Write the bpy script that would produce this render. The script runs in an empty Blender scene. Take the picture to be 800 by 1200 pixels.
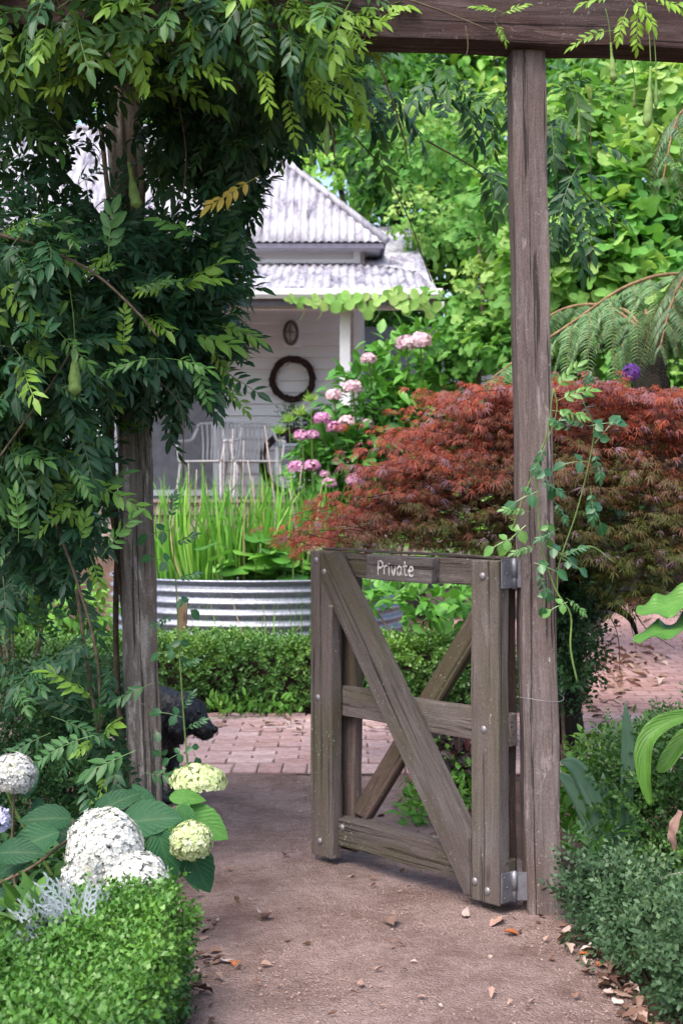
import bpy, bmesh, math, random
import numpy as np
from mathutils import Vector, Matrix

random.seed(7)
rng = np.random.default_rng(11)
R = math.radians
scene = bpy.context.scene
col = scene.collection

# ------------------------------------------------------------------ camera, sky, sun, exposure
F = 1667.0            # focal length in pixels of the 800 x 1200 photograph
CH = 1.33             # eye height
HY = 580.0            # horizon row
cd = bpy.data.cameras.new('camera')
cam = bpy.data.objects.new('camera', cd); col.objects.link(cam)
cam.location = (0, 0, CH); cam.rotation_euler = (R(90), 0, 0)
cd.sensor_fit = 'VERTICAL'; cd.sensor_height = 36.0; cd.sensor_width = 24.0
cd.lens = F * 36.0 / 1200.0
cd.shift_y = -(600.0 - HY) / 1200.0
cd.clip_start = 0.05; cd.clip_end = 1000
cd.dof.use_dof = True; cd.dof.focus_distance = 4.75; cd.dof.aperture_fstop = 6.3
scene.camera = cam

SUN_EL, SUN_AZ = 58.0, 215.0      # azimuth measured from +Y clockwise (seen from above)
world = bpy.data.worlds.new('World'); scene.world = world; world.use_nodes = True
nt = world.node_tree; nt.nodes.clear()
sky = nt.nodes.new('ShaderNodeTexSky'); sky.sky_type = 'NISHITA'; sky.sun_disc = False
sky.sun_elevation = R(SUN_EL); sky.sun_rotation = R(SUN_AZ)
sky.air_density = 1.0; sky.dust_density = 4.0; sky.ozone_density = 1.0
bg = nt.nodes.new('ShaderNodeBackground'); bg.inputs[1].default_value = 0.15
wo = nt.nodes.new('ShaderNodeOutputWorld')
nt.links.new(sky.outputs[0], bg.inputs[0]); nt.links.new(bg.outputs[0], wo.inputs[0])
sl = bpy.data.lights.new('sun', 'SUN'); sl.energy = 1.5; sl.angle = R(40); sl.color = (1.0, 0.95, 0.88)
so = bpy.data.objects.new('sun', sl); col.objects.link(so)
_az = R(SUN_AZ); _el = R(SUN_EL)
_sd = Vector((math.sin(_az) * math.cos(_el), math.cos(_az) * math.cos(_el), math.sin(_el)))
so.rotation_euler = _sd.to_track_quat('Z', 'Y').to_euler()
so.location = (0, 0, 30)
vs = scene.view_settings
vs.view_transform = 'Standard'; vs.look = 'None'; vs.gamma = 1.0; vs.use_curve_mapping = False
vs.exposure = 1.3
scene.render.engine = 'CYCLES'
scene.cycles.max_bounces = 8; scene.cycles.diffuse_bounces = 4; scene.cycles.transmission_bounces = 6
scene.cycles.use_denoising = True

def W(px, py, d):
    """point that the photograph shows at (px, py), standing d metres ahead"""
    return Vector(((px - 400.0) / F * d, d, CH - (py - HY) / F * d))
def WX(px, d): return (px - 400.0) / F * d
def WZ(py, d): return CH - (py - HY) / F * d

# ------------------------------------------------------------------ materials
MATS = {}
def newmat(name):
    m = bpy.data.materials.new(name); m.use_nodes = True
    n = m.node_tree.nodes; n.clear()
    out = n.new('ShaderNodeOutputMaterial')
    MATS[name] = m
    return m, m.node_tree, n, m.node_tree.links, out
def ramp(n, stops, interp='LINEAR'):
    r = n.new('ShaderNodeValToRGB'); e = r.color_ramp.elements
    r.color_ramp.interpolation = interp
    while len(e) < len(stops): e.new(0.5)
    for k, (p, c) in enumerate(stops):
        e[k].position = p; e[k].color = (*c, 1) if len(c) == 3 else c
    return r
def mth(n, l, op, a, b=None, c=None):
    k = n.new('ShaderNodeMath'); k.operation = op
    for i, v in enumerate((a, b, c)):
        if v is None: continue
        if isinstance(v, (int, float)): k.inputs[i].default_value = v
        else: l.new(v, k.inputs[i])
    return k.outputs[0]
def mixc(n, l, fac, a, b, mode='MIX'):
    k = n.new('ShaderNodeMix'); k.data_type = 'RGBA'; k.blend_type = mode
    for i, v in ((0, fac), (6, a), (7, b)):
        if isinstance(v, (int, float)): k.inputs[i].default_value = v
        elif isinstance(v, (tuple, list)): k.inputs[i].default_value = (*v, 1) if len(v) == 3 else v
        else: l.new(v, k.inputs[i])
    return k.outputs[2]
def coord(n, l, scale=(1, 1, 1), kind='Object'):
    t = n.new('ShaderNodeTexCoord'); m = n.new('ShaderNodeMapping')
    m.inputs['Scale'].default_value = scale
    l.new(t.outputs[kind], m.inputs[0]); return m.outputs[0]
def noise(n, l, vec, scale, detail=4, rough=0.55, dist=0.0):
    k = n.new('ShaderNodeTexNoise'); k.inputs['Scale'].default_value = scale
    k.inputs['Detail'].default_value = detail; k.inputs['Roughness'].default_value = rough
    k.inputs['Distortion'].default_value = dist
    l.new(vec, k.inputs['Vector']); return k.outputs['Fac']
def bump(n, l, h, strength=0.5, dist=0.01):
    b = n.new('ShaderNodeBump'); b.inputs['Strength'].default_value = strength
    b.inputs['Distance'].default_value = dist
    l.new(h, b.inputs['Height']); return b.outputs[0]
def princ(n, l, out, colr, rough=0.6, metal=0.0, spec=0.5, normal=None):
    p = n.new('ShaderNodeBsdfPrincipled')
    for k, v in (('Base Color', colr), ('Roughness', rough), ('Metallic', metal), ('Specular IOR Level', spec)):
        if isinstance(v, (int, float)): p.inputs[k].default_value = v
        elif isinstance(v, tuple): p.inputs[k].default_value = (*v, 1)
        else: l.new(v, p.inputs[k])
    if normal is not None: l.new(normal, p.inputs['Normal'])
    if out is not None: l.new(p.outputs[0], out.inputs[0])
    return p

def leaf_mat(name, stops, rough=0.42, trans=0.30, spec=0.45, veins=False, tint=(1.15, 1.1, 0.62), mid=0.25, nscale=9.0, blotch=None):
    """foliage: colour by the leaf's own shade (luv.z), midrib and veins by its own u and v"""
    m, t, n, l, out = newmat(name)
    a = n.new('ShaderNodeAttribute'); a.attribute_name = 'luv'
    s = n.new('ShaderNodeSeparateXYZ'); l.new(a.outputs['Vector'], s.inputs[0])
    oi = n.new('ShaderNodeObjectInfo')
    r = ramp(n, stops); l.new(s.outputs[2], r.inputs[0])
    c = r.outputs[0]
    nz = noise(n, l, coord(n, l), nscale, 3)
    k = mth(n, l, 'ADD', mth(n, l, 'MULTIPLY', nz, 0.6), mth(n, l, 'MULTIPLY', oi.outputs['Random'], 0.25))
    k = mth(n, l, 'ADD', k, 0.58)
    hs = n.new('ShaderNodeHueSaturation'); l.new(c, hs.inputs['Color']); l.new(k, hs.inputs['Value'])
    c = hs.outputs[0]
    au = mth(n, l, 'ABSOLUTE', s.outputs[0])
    rib = mth(n, l, 'LESS_THAN', au, 0.07)
    c = mixc(n, l, mth(n, l, 'MULTIPLY', rib, mid), c, (0.30, 0.42, 0.14))
    nrm = None
    if veins:
        ph = mth(n, l, 'SUBTRACT', mth(n, l, 'MULTIPLY', s.outputs[1], 9.0), mth(n, l, 'MULTIPLY', au, 3.4))
        v = mth(n, l, 'PINGPONG', ph, 0.5)
        vm = mth(n, l, 'LESS_THAN', v, 0.06)
        c = mixc(n, l, mth(n, l, 'MULTIPLY', vm, mid * 0.8), c, (0.26, 0.40, 0.15))
        nrm = bump(n, l, mth(n, l, 'MINIMUM', mth(n, l, 'MULTIPLY', v, 3.0), mth(n, l, 'MULTIPLY', au, 4.0)), 0.35, 0.003)
    if veins:
        bz2 = ramp(n, [(0.60, (0, 0, 0)), (0.72, (1, 1, 1))]); l.new(noise(n, l, coord(n, l), nscale * 3.1, 5, 0.7), bz2.inputs[0])
        c = mixc(n, l, mth(n, l, 'MULTIPLY', bz2.outputs[0], 0.35), c, (0.30, 0.30, 0.08))
    if blotch:
        bz = ramp(n, [(0.55, (0, 0, 0)), (0.68, (1, 1, 1))]); l.new(noise(n, l, coord(n, l), 26, 3), bz.inputs[0])
        c = mixc(n, l, bz.outputs[0], c, blotch)
    p = princ(n, l, None, c, rough, 0, spec, nrm)
    tr = n.new('ShaderNodeBsdfTranslucent')
    tc = mixc(n, l, 1.0, c, tint, 'MULTIPLY'); l.new(tc, tr.inputs[0])
    mx = n.new('ShaderNodeMixShader'); mx.inputs[0].default_value = trans
    l.new(p.outputs[0], mx.inputs[1]); l.new(tr.outputs[0], mx.inputs[2]); l.new(mx.outputs[0], out.inputs[0])
    return m

def wood_mat(name, dark, light, stain, lichen=0.35, rough=0.88, algae=None, grain=1.0, flake=0.5):
    """weathered timber, grain along the piece's own Z: fibres, splits, pale flaking, stains, knots, lichen"""
    m, t, n, l, out = newmat(name)
    oi = n.new('ShaderNodeObjectInfo')
    tc = n.new('ShaderNodeTexCoord'); off = n.new('ShaderNodeVectorMath'); off.operation = 'ADD'
    cx = n.new('ShaderNodeCombineXYZ'); l.new(mth(n, l, 'MULTIPLY', oi.outputs['Random'], 37.0), cx.inputs[2]); l.new(mth(n, l, 'MULTIPLY', oi.outputs['Random'], 11.0), cx.inputs[0])
    l.new(tc.outputs['Object'], off.inputs[0]); l.new(cx.outputs[0], off.inputs[1])
    def vv(sc):
        mp = n.new('ShaderNodeMapping'); mp.inputs['Scale'].default_value = sc; l.new(off.outputs[0], mp.inputs[0]); return mp.outputs[0]
    g1 = noise(n, l, vv((1, 1, 0.07)), 34 * grain, 10, 0.80, 0.6)
    g2 = noise(n, l, vv((1, 1, 0.018)), 60 * grain, 4, 0.55, 0.4)
    md = tuple((a + b) / 2 for a, b in zip(dark, light))
    r1 = ramp(n, [(0.36, dark), (0.50, md), (0.64, light)]); l.new(g1, r1.inputs[0])
    c = r1.outputs[0]
    fl = ramp(n, [(0.585 - 0.06 * flake, (0, 0, 0)), (0.65 - 0.06 * flake, (1, 1, 1))]); l.new(noise(n, l, vv((1, 1, 0.16)), 22, 6, 0.7, 0.5), fl.inputs[0])
    c = mixc(n, l, mth(n, l, 'MULTIPLY', fl.outputs[0], flake), c, tuple(min(x * 1.55, 1) for x in light))
    rb = ramp(n, [(0.40, (0, 0, 0)), (0.64, (1, 1, 1))]); l.new(noise(n, l, vv((1, 1, 0.4)), 5.5, 5, 0.65), rb.inputs[0])
    c = mixc(n, l, mth(n, l, 'MULTIPLY', rb.outputs[0], 0.65), c, stain)
    cr = ramp(n, [(0.36, (1, 1, 1)), (0.41, (0, 0, 0))]); l.new(g2, cr.inputs[0])
    c = mixc(n, l, mth(n, l, 'MULTIPLY', cr.outputs[0], 0.8), c, tuple(x * 0.3 for x in dark))
    vo = n.new('ShaderNodeTexVoronoi'); vo.inputs['Scale'].default_value = 5.0; l.new(vv((1.6, 1.6, 0.55)), vo.inputs['Vector'])
    kn = ramp(n, [(0.06, (1, 1, 1)), (0.13, (0, 0, 0))]); l.new(vo.outputs['Distance'], kn.inputs[0])
    c = mixc(n, l, mth(n, l, 'MULTIPLY', kn.outputs[0], 0.75), c, tuple(x * 0.5 for x in dark))
    if algae:
        ra = ramp(n, [(0.46, (0, 0, 0)), (0.66, (1, 1, 1))]); l.new(noise(n, l, vv((1, 1, 0.3)), 7, 5), ra.inputs[0])
        c = mixc(n, l, mth(n, l, 'MULTIPLY', ra.outputs[0], 0.65), c, algae)
    sp = ramp(n, [(0.62, (0, 0, 0)), (0.68, (1, 1, 1))]); l.new(noise(n, l, vv((1, 1, 0.7)), 85, 4, 0.7), sp.inputs[0])
    pt = ramp(n, [(0.48, (0, 0, 0)), (0.62, (1, 1, 1))]); l.new(noise(n, l, vv((1, 1, 0.6)), 6, 3), pt.inputs[0])
    c = mixc(n, l, mth(n, l, 'MULTIPLY', mth(n, l, 'MULTIPLY', sp.outputs[0], pt.outputs[0]), lichen * 1.5), c, (0.44, 0.45, 0.38))
    hs = n.new('ShaderNodeHueSaturation'); l.new(c, hs.inputs['Color'])
    l.new(mth(n, l, 'ADD', mth(n, l, 'MULTIPLY', oi.outputs['Random'], 0.35), 0.85), hs.inputs['Value'])
    fz = noise(n, l, vv((1, 1, 0.4)), 420, 2, 0.6)
    rf_ = ramp(n, [(0.3, (0.70, 0.70, 0.70)), (0.7, (1.25, 1.25, 1.25))]); l.new(fz, rf_.inputs[0])
    fc = mixc(n, l, 1.0, hs.outputs[0], rf_.outputs[0], 'MULTIPLY')
    h = mth(n, l, 'SUBTRACT', mth(n, l, 'ADD', g1, mth(n, l, 'MULTIPLY', fl.outputs[0], 0.25)), mth(n, l, 'MULTIPLY', cr.outputs[0], 0.7))
    princ(n, l, out, fc, rough, 0, 0.22, bump(n, l, h, 0.9, 0.007))
    return m

def plain_mat(name, c1, c2=None, rough=0.6, scale=12, metal=0.0, spec=0.4, bstr=0.2, bscale=60, stretch=(1, 1, 1), bdist=0.004, var=0.0):
    m, t, n, l, out = newmat(name)
    c2 = c2 or tuple(x * 0.8 for x in c1)
    r = ramp(n, [(0.32, c2), (0.66, c1)]); l.new(noise(n, l, coord(n, l, stretch), scale, 5, 0.6), r.inputs[0])
    c = r.outputs[0]
    if var:
        oi = n.new('ShaderNodeObjectInfo')
        hs = n.new('ShaderNodeHueSaturation'); l.new(c, hs.inputs['Color'])
        l.new(mth(n, l, 'ADD', mth(n, l, 'MULTIPLY', oi.outputs['Random'], var), 1 - var / 2), hs.inputs['Value'])
        c = hs.outputs[0]
    nb = bump(n, l, noise(n, l, coord(n, l, stretch), bscale, 4), bstr, bdist)
    princ(n, l, out, c, rough, metal, spec, nb)
    return m

wood_mat('post_wood', (0.085, 0.064, 0.060), (0.235, 0.195, 0.188), (0.130, 0.090, 0.078), 0.5, flake=0.7)
wood_mat('left_post_wood', (0.13, 0.105, 0.088), (0.42, 0.385, 0.35), (0.22, 0.16, 0.125), 0.8, flake=1.0, algae=(0.05, 0.06, 0.03))
wood_mat('beam_wood', (0.035, 0.020, 0.019), (0.15, 0.11, 0.105), (0.07, 0.032, 0.026), 0.3)
wood_mat('gate_wood', (0.066, 0.053, 0.050), (0.160, 0.138, 0.131), (0.098, 0.074, 0.065), 0.7, flake=0.25, algae=(0.075, 0.068, 0.035))
wood_mat('gate_dark_wood', (0.055, 0.038, 0.034), (0.14, 0.108, 0.096), (0.10, 0.056, 0.046), 0.3, algae=(0.07, 0.065, 0.03))
wood_mat('sign_wood', (0.05, 0.042, 0.042), (0.14, 0.125, 0.125), (0.07, 0.058, 0.058), 0.35)
wood_mat('deck_wood', (0.18, 0.14, 0.12), (0.38, 0.32, 0.29), (0.26, 0.19, 0.16), 0.1)
wood_mat('stake_wood', (0.12, 0.08, 0.05), (0.32, 0.24, 0.16), (0.2, 0.13, 0.08), 0.2)
plain_mat('galvanised', (0.40, 0.42, 0.49), (0.24, 0.25, 0.31), 0.5, 40, 0.75, 0.5, 0.25, 120)
plain_mat('hinge_metal', (0.30, 0.30, 0.34), (0.18, 0.18, 0.21), 0.45, 30, 0.6, 0.5, 0.3, 160)
plain_mat('bolt_metal', (0.36, 0.34, 0.36), (0.22, 0.21, 0.22), 0.5, 40, 0.6)
plain_mat('letter_paint', (0.60, 0.58, 0.58), (0.13, 0.12, 0.12), 0.85, 110, 0, 0.3, 0.4, 90)
plain_mat('white_paint', (0.82, 0.82, 0.84), (0.72, 0.71, 0.74), 0.55, 6, var=0.08)
plain_mat('board_paint', (0.80, 0.79, 0.81), (0.69, 0.68, 0.70), 0.55, 5, stretch=(0.3, 1, 2), var=0.10)
plain_mat('screen_grey', (0.24, 0.24, 0.27), (0.17, 0.17, 0.19), 0.7, 8)
plain_mat('fascia_grey', (0.16, 0.15, 0.20), (0.11, 0.10, 0.14), 0.6, 8)
plain_mat('lamp_glass', (0.42, 0.40, 0.36), (0.28, 0.27, 0.25), 0.15, 20)
plain_mat('lamp_metal', (0.20, 0.19, 0.18), (0.12, 0.11, 0.10), 0.5, 20)
plain_mat('twig', (0.060, 0.030, 0.026), (0.025, 0.014, 0.014), 0.9, 30)
plain_mat('chair_white', (0.60, 0.59, 0.60), (0.46, 0.45, 0.46), 0.6, 18)
plain_mat('table_paint', (0.50, 0.56, 0.64), (0.42, 0.47, 0.55), 0.5, 8)
plain_mat('pot_dark', (0.03, 0.03, 0.035), (0.02, 0.02, 0.02), 0.5, 8)
plain_mat('bark', (0.10, 0.085, 0.07), (0.035, 0.028, 0.022), 0.95, 14, 0, 0.2, 0.9, 30, (1, 1, 0.25), 0.02)
plain_mat('dark_bark', (0.030, 0.024, 0.020), (0.010, 0.008, 0.008), 0.95, 18, 0, 0.15, 0.9, 40, (1, 1, 0.3), 0.02)
plain_mat('lichen_bark', (0.42, 0.40, 0.36), (0.13, 0.11, 0.09), 0.95, 22, 0, 0.2, 0.8, 40, (1, 1, 0.5), 0.01)
plain_mat('vine_stem', (0.17, 0.13, 0.09), (0.075, 0.055, 0.04), 0.85, 30, 0, 0.2, 0.6, 60)
plain_mat('green_stem', (0.16, 0.24, 0.06), (0.09, 0.16, 0.04), 0.6, 30)
plain_mat('pod_green', (0.24, 0.36, 0.10), (0.13, 0.22, 0.06), 0.65, 40, 0, 0.3, 0.5, 70)
plain_mat('fern_stem', (0.30, 0.20, 0.10), (0.14, 0.08, 0.04), 0.8, 30)
plain_mat('black_coat', (0.008, 0.008, 0.011), (0.004, 0.004, 0.005), 0.45, 40, 0, 0.6, 0.6, 90, (1, 1, 1), 0.006)
plain_mat('black_nose', (0.012, 0.012, 0.013), (0.006, 0.006, 0.006), 0.25, 40)
plain_mat('litter', (0.34, 0.22, 0.18), (0.17, 0.09, 0.07), 0.8, 22, var=0.7)
plain_mat('litter_pale', (0.58, 0.47, 0.43), (0.36, 0.26, 0.23), 0.75, 22, var=0.3)
plain_mat('litter_orange', (0.42, 0.13, 0.035), (0.22, 0.06, 0.02), 0.7, 22, var=0.3)
plain_mat('litter_brown', (0.17, 0.085, 0.055), (0.075, 0.038, 0.03), 0.85, 22, var=0.5)
plain_mat('grit', (0.42, 0.30, 0.26), (0.20, 0.13, 0.11), 0.9, 60, var=0.4)
plain_mat('water', (0.02, 0.03, 0.02), (0.01, 0.015, 0.01), 0.05, 5, 0, 0.5, 0.1, 8)

# soil
m, t, n, l, out = newmat('soil')
v = coord(n, l)
r = ramp(n, [(0.3, (0.050, 0.032, 0.024)), (0.55, (0.12, 0.075, 0.058)), (0.75, (0.20, 0.135, 0.11))]); l.new(noise(n, l, v, 3.0, 8, 0.7), r.inputs[0])
princ(n, l, out, r.outputs[0], 0.95, 0, 0.15, bump(n, l, noise(n, l, v, 45, 6, 0.7), 0.9, 0.02))
# crushed granite path
m, t, n, l, out = newmat('gravel')
v = coord(n, l)
fine = noise(n, l, v, 230, 4, 0.8); med = noise(n, l, v, 34, 5, 0.7); bigp = noise(n, l, v, 2.6, 9, 0.72)
r = ramp(n, [(0.30, (0.175, 0.118, 0.106)), (0.46, (0.325, 0.232, 0.213)), (0.58, (0.41, 0.308, 0.287)), (0.72, (0.60, 0.50, 0.475))]); l.new(fine, r.inputs[0])
r2 = ramp(n, [(0.36, (0.62, 0.55, 0.53)), (0.52, (0.95, 0.93, 0.92)), (0.66, (1.22, 1.22, 1.24))]); l.new(bigp, r2.inputs[0])
c = mixc(n, l, 1.0, r.outputs[0], r2.outputs[0], 'MULTIPLY')
r3 = ramp(n, [(0.30, (0.72, 0.68, 0.66)), (0.60, (1.05, 1.05, 1.05))]); l.new(med, r3.inputs[0])
c = mixc(n, l, 1.0, c, r3.outputs[0], 'MULTIPLY')
vo = n.new('ShaderNodeTexVoronoi'); vo.inputs['Scale'].default_value = 120; l.new(v, vo.inputs['Vector'])
h = mth(n, l, 'ADD', mth(n, l, 'MULTIPLY', fine, 0.7), mth(n, l, 'SUBTRACT', med, vo.outputs['Distance']))
princ(n, l, out, c, 0.93, 0, 0.2, bump(n, l, h, 1.0, 0.012))
# brick pieces
m, t, n, l, out = newmat('brick')
oi = n.new('ShaderNodeObjectInfo'); v = coord(n, l)
rb = ramp(n, [(0.0, (0.40, 0.26, 0.245)), (0.35, (0.47, 0.33, 0.32)), (0.7, (0.44, 0.315, 0.325)), (1.0, (0.55, 0.42, 0.405))]); l.new(oi.outputs['Random'], rb.inputs[0])
rn = ramp(n, [(0.3, (0.62, 0.6, 0.6)), (0.65, (1.1, 1.08, 1.08))]); l.new(noise(n, l, v, 24, 6, 0.7), rn.inputs[0])
c = mixc(n, l, 1.0, rb.outputs[0], rn.outputs[0], 'MULTIPLY')
princ(n, l, out, c, 0.9, 0, 0.2, bump(n, l, noise(n, l, v, 90, 5, 0.7), 0.6, 0.005))
# brick paving too far off to tell the bricks apart
m, t, n, l, out = newmat('far_brick')
v = coord(n, l, kind='Object')
bt = n.new('ShaderNodeTexBrick'); l.new(v, bt.inputs['Vector'])
bt.inputs['Color1'].default_value = (0.42, 0.255, 0.235, 1); bt.inputs['Color2'].default_value = (0.50, 0.325, 0.31, 1)
bt.inputs['Mortar'].default_value = (0.17, 0.11, 0.095, 1); bt.inputs['Scale'].default_value = 1.0
bt.inputs['Mortar Size'].default_value = 0.006; bt.inputs['Brick Width'].default_value = 0.236; bt.inputs['Row Height'].default_value = 0.115
rn = ramp(n, [(0.3, (0.6, 0.56, 0.55)), (0.65, (1.08, 1.06, 1.06))]); l.new(noise(n, l, v, 7, 7, 0.7), rn.inputs[0])
c = mixc(n, l, 1.0, bt.outputs['Color'], rn.outputs[0], 'MULTIPLY')
princ(n, l, out, c, 0.9, 0, 0.2, bump(n, l, noise(n, l, v, 60, 5, 0.7), 0.6, 0.006))
# old corrugated iron, painted pale
m, t, n, l, out = newmat('roof_iron')
v = coord(n, l)
rn = ramp(n, [(0.38, (0.085, 0.075, 0.115)), (0.49, (0.30, 0.29, 0.335)), (0.64, (0.46, 0.455, 0.495))]); l.new(noise(n, l, coord(n, l, (3.2, 0.8, 0.8)), 2.6, 9, 0.75), rn.inputs[0])
princ(n, l, out, rn.outputs[0], 0.6, 0, 0.4, bump(n, l, noise(n, l, v, 40, 4), 0.2, 0.004))

leaf_mat('wisteria_leaf', [(0.0, (0.018, 0.072, 0.040)), (0.45, (0.032, 0.112, 0.046)), (0.75, (0.085, 0.22, 0.038)), (1.0, (0.30, 0.52, 0.05))], 0.46, 0.28, 0.4)  # palest stop brightened to imitate sun on the top shoots
leaf_mat('yellow_leaf', [(0.0, (0.55, 0.40, 0.06)), (1.0, (0.68, 0.52, 0.10))], 0.5, 0.35)
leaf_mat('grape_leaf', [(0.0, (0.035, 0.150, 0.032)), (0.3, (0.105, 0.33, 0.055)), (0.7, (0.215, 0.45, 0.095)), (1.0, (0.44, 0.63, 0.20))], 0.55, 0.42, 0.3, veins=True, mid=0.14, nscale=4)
leaf_mat('tree_leaf', [(0.0, (0.026, 0.105, 0.028)), (0.35, (0.080, 0.25, 0.042)), (0.7, (0.185, 0.42, 0.07)), (1.0, (0.36, 0.58, 0.14))], 0.5, 0.40, 0.35, nscale=1.2)
leaf_mat('dark_shrub_leaf', [(0.0, (0.010, 0.040, 0.018)), (0.6, (0.026, 0.085, 0.028)), (1.0, (0.09, 0.22, 0.04))], 0.42, 0.2, 0.4)
leaf_mat('box_leaf', [(0.0, (0.026, 0.085, 0.020)), (0.5, (0.065, 0.165, 0.032)), (0.85, (0.15, 0.30, 0.05)), (1.0, (0.25, 0.42, 0.08))], 0.40, 0.22, 0.45, mid=0.1, nscale=14)
leaf_mat('lime_box_leaf', [(0.0, (0.022, 0.075, 0.018)), (0.4, (0.052, 0.155, 0.026)), (0.8, (0.105, 0.255, 0.038)), (1.0, (0.19, 0.38, 0.06))], 0.42, 0.25, 0.45, mid=0.1, nscale=8)
leaf_mat('blue_box_leaf', [(0.0, (0.026, 0.070, 0.030)), (0.45, (0.062, 0.130, 0.058)), (0.85, (0.125, 0.215, 0.085)), (1.0, (0.28, 0.36, 0.17))], 0.5, 0.2, 0.4, mid=0.1, nscale=8)
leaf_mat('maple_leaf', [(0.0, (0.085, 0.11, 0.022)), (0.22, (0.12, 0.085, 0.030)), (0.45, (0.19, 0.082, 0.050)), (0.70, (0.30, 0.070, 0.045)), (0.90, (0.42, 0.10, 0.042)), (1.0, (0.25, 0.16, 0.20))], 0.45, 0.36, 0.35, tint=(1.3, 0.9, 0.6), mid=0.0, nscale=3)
leaf_mat('hydrangea_leaf', [(0.0, (0.045, 0.165, 0.035)), (0.5, (0.095, 0.29, 0.045)), (1.0, (0.19, 0.44, 0.07))], 0.42, 0.3, 0.4)
leaf_mat('big_leaf', [(0.0, (0.012, 0.062, 0.032)), (0.5, (0.028, 0.115, 0.044)), (1.0, (0.12, 0.32, 0.05))], 0.55, 0.28, 0.25, veins=True, mid=0.07)
leaf_mat('arum_leaf', [(0.0, (0.09, 0.26, 0.045)), (1.0, (0.20, 0.42, 0.07))], 0.42, 0.35, 0.4, veins=True, mid=0.16)
leaf_mat('strap_leaf', [(0.0, (0.085, 0.19, 0.125)), (1.0, (0.17, 0.30, 0.18))], 0.5, 0.2, 0.35, mid=0.1)
leaf_mat('reed_leaf', [(0.0, (0.085, 0.27, 0.035)), (0.6, (0.17, 0.44, 0.05)), (0.85, (0.30, 0.54, 0.09)), (1.0, (0.46, 0.38, 0.20))], 0.5, 0.35, 0.35, mid=0.1)
leaf_mat('fern_leaf', [(0.0, (0.040, 0.105, 0.040)), (0.5, (0.090, 0.19, 0.070)), (1.0, (0.22, 0.35, 0.15))], 0.42, 0.25, 0.45, mid=0.2)
leaf_mat('silver_leaf', [(0.0, (0.24, 0.29, 0.31)), (1.0, (0.44, 0.49, 0.54))], 0.8, 0.1, 0.2, mid=0.0)
leaf_mat('ground_cover_leaf', [(0.0, (0.045, 0.16, 0.022)), (0.6, (0.11, 0.30, 0.035)), (1.0, (0.24, 0.44, 0.06))], 0.5, 0.3)
leaf_mat('plum_leaf', [(0.0, (0.025, 0.018, 0.022)), (0.8, (0.06, 0.03, 0.035)), (1.0, (0.22, 0.02, 0.04))], 0.45, 0.15)
leaf_mat('rose_leaf', [(0.0, (0.020, 0.090, 0.045)), (0.6, (0.050, 0.17, 0.06)), (1.0, (0.16, 0.34, 0.07))], 0.35, 0.25, 0.5)
leaf_mat('white_petal', [(0.0, (0.56, 0.57, 0.54)), (0.75, (0.79, 0.79, 0.785)), (1.0, (0.56, 0.55, 0.42))], 0.7, 0.25, 0.2, tint=(1, 1, 1), mid=0.0)
leaf_mat('cream_petal', [(0.0, (0.50, 0.60, 0.27)), (0.7, (0.66, 0.72, 0.42)), (1.0, (0.76, 0.79, 0.58))], 0.7, 0.25, 0.2, tint=(1, 1, 0.9), mid=0.0)
leaf_mat('pink_petal', [(0.0, (0.60, 0.24, 0.46)), (0.6, (0.72, 0.36, 0.58)), (1.0, (0.82, 0.60, 0.72))], 0.7, 0.25, 0.2, tint=(1, 0.9, 1), mid=0.0)
leaf_mat('pale_pink_petal', [(0.0, (0.72, 0.46, 0.55)), (1.0, (0.84, 0.68, 0.70))], 0.7, 0.25, 0.2, tint=(1, 0.95, 1), mid=0.0)
leaf_mat('purple_petal', [(0.0, (0.22, 0.08, 0.46)), (1.0, (0.42, 0.20, 0.66))], 0.7, 0.2, 0.2, tint=(1, 1, 1), mid=0.0)
leaf_mat('lavender_petal', [(0.0, (0.50, 0.50, 0.72)), (1.0, (0.70, 0.70, 0.84))], 0.7, 0.2, 0.2, tint=(1, 1, 1), mid=0.0)
leaf_mat('litter_mix', [(0.0, (0.075, 0.038, 0.03)), (0.4, (0.20, 0.115, 0.085)), (0.75, (0.36, 0.25, 0.21)), (1.0, (0.60, 0.50, 0.46))], 0.8, 0.1, 0.2, mid=0.1)
leaf_mat('fur', [(0.0, (0.004, 0.004, 0.006)), (1.0, (0.011, 0.011, 0.016))], 0.42, 0.0, 0.45, mid=0.0)

# ------------------------------------------------------------------ object helpers
def thing(name, loc, label, cat, group=None):
    o = bpy.data.objects.new(name, None); col.objects.link(o)
    o.location = loc; o.empty_display_size = 0.1
    o['label'] = label; o['category'] = cat
    if group: o['group'] = group
    return o
def tag(o, label=None, cat=None, group=None, kind=None):
    if label: o['label'] = label
    if cat: o['category'] = cat
    if group: o['group'] = group
    if kind: o['kind'] = kind
    return o
def world_loc(o):
    p = Vector((0, 0, 0))
    while o is not None:
        p = p + o.location; o = o.parent
    return p
def put(name, me, parent=None, M=None):
    """link a mesh at the world matrix M; every parent used here is unrotated or has a known matrix"""
    o = bpy.data.objects.new(name, me); col.objects.link(o)
    M = M if M is not None else Matrix.Identity(4)
    if parent is not None:
        o.parent = parent
        M = pm(parent).inverted() @ M
    o.matrix_basis = M
    return o
def pm(o):
    M = o.matrix_basis.copy()
    return pm(o.parent) @ M if o.parent is not None else M
def mesh(name, V, Fs, mat, smooth=False):
    me = bpy.data.meshes.new(name)
    me.from_pydata([tuple(v) for v in V], [], Fs); me.update()
    if mat: me.materials.append(MATS[mat])
    if smooth: me.shade_smooth()
    return me
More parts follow.
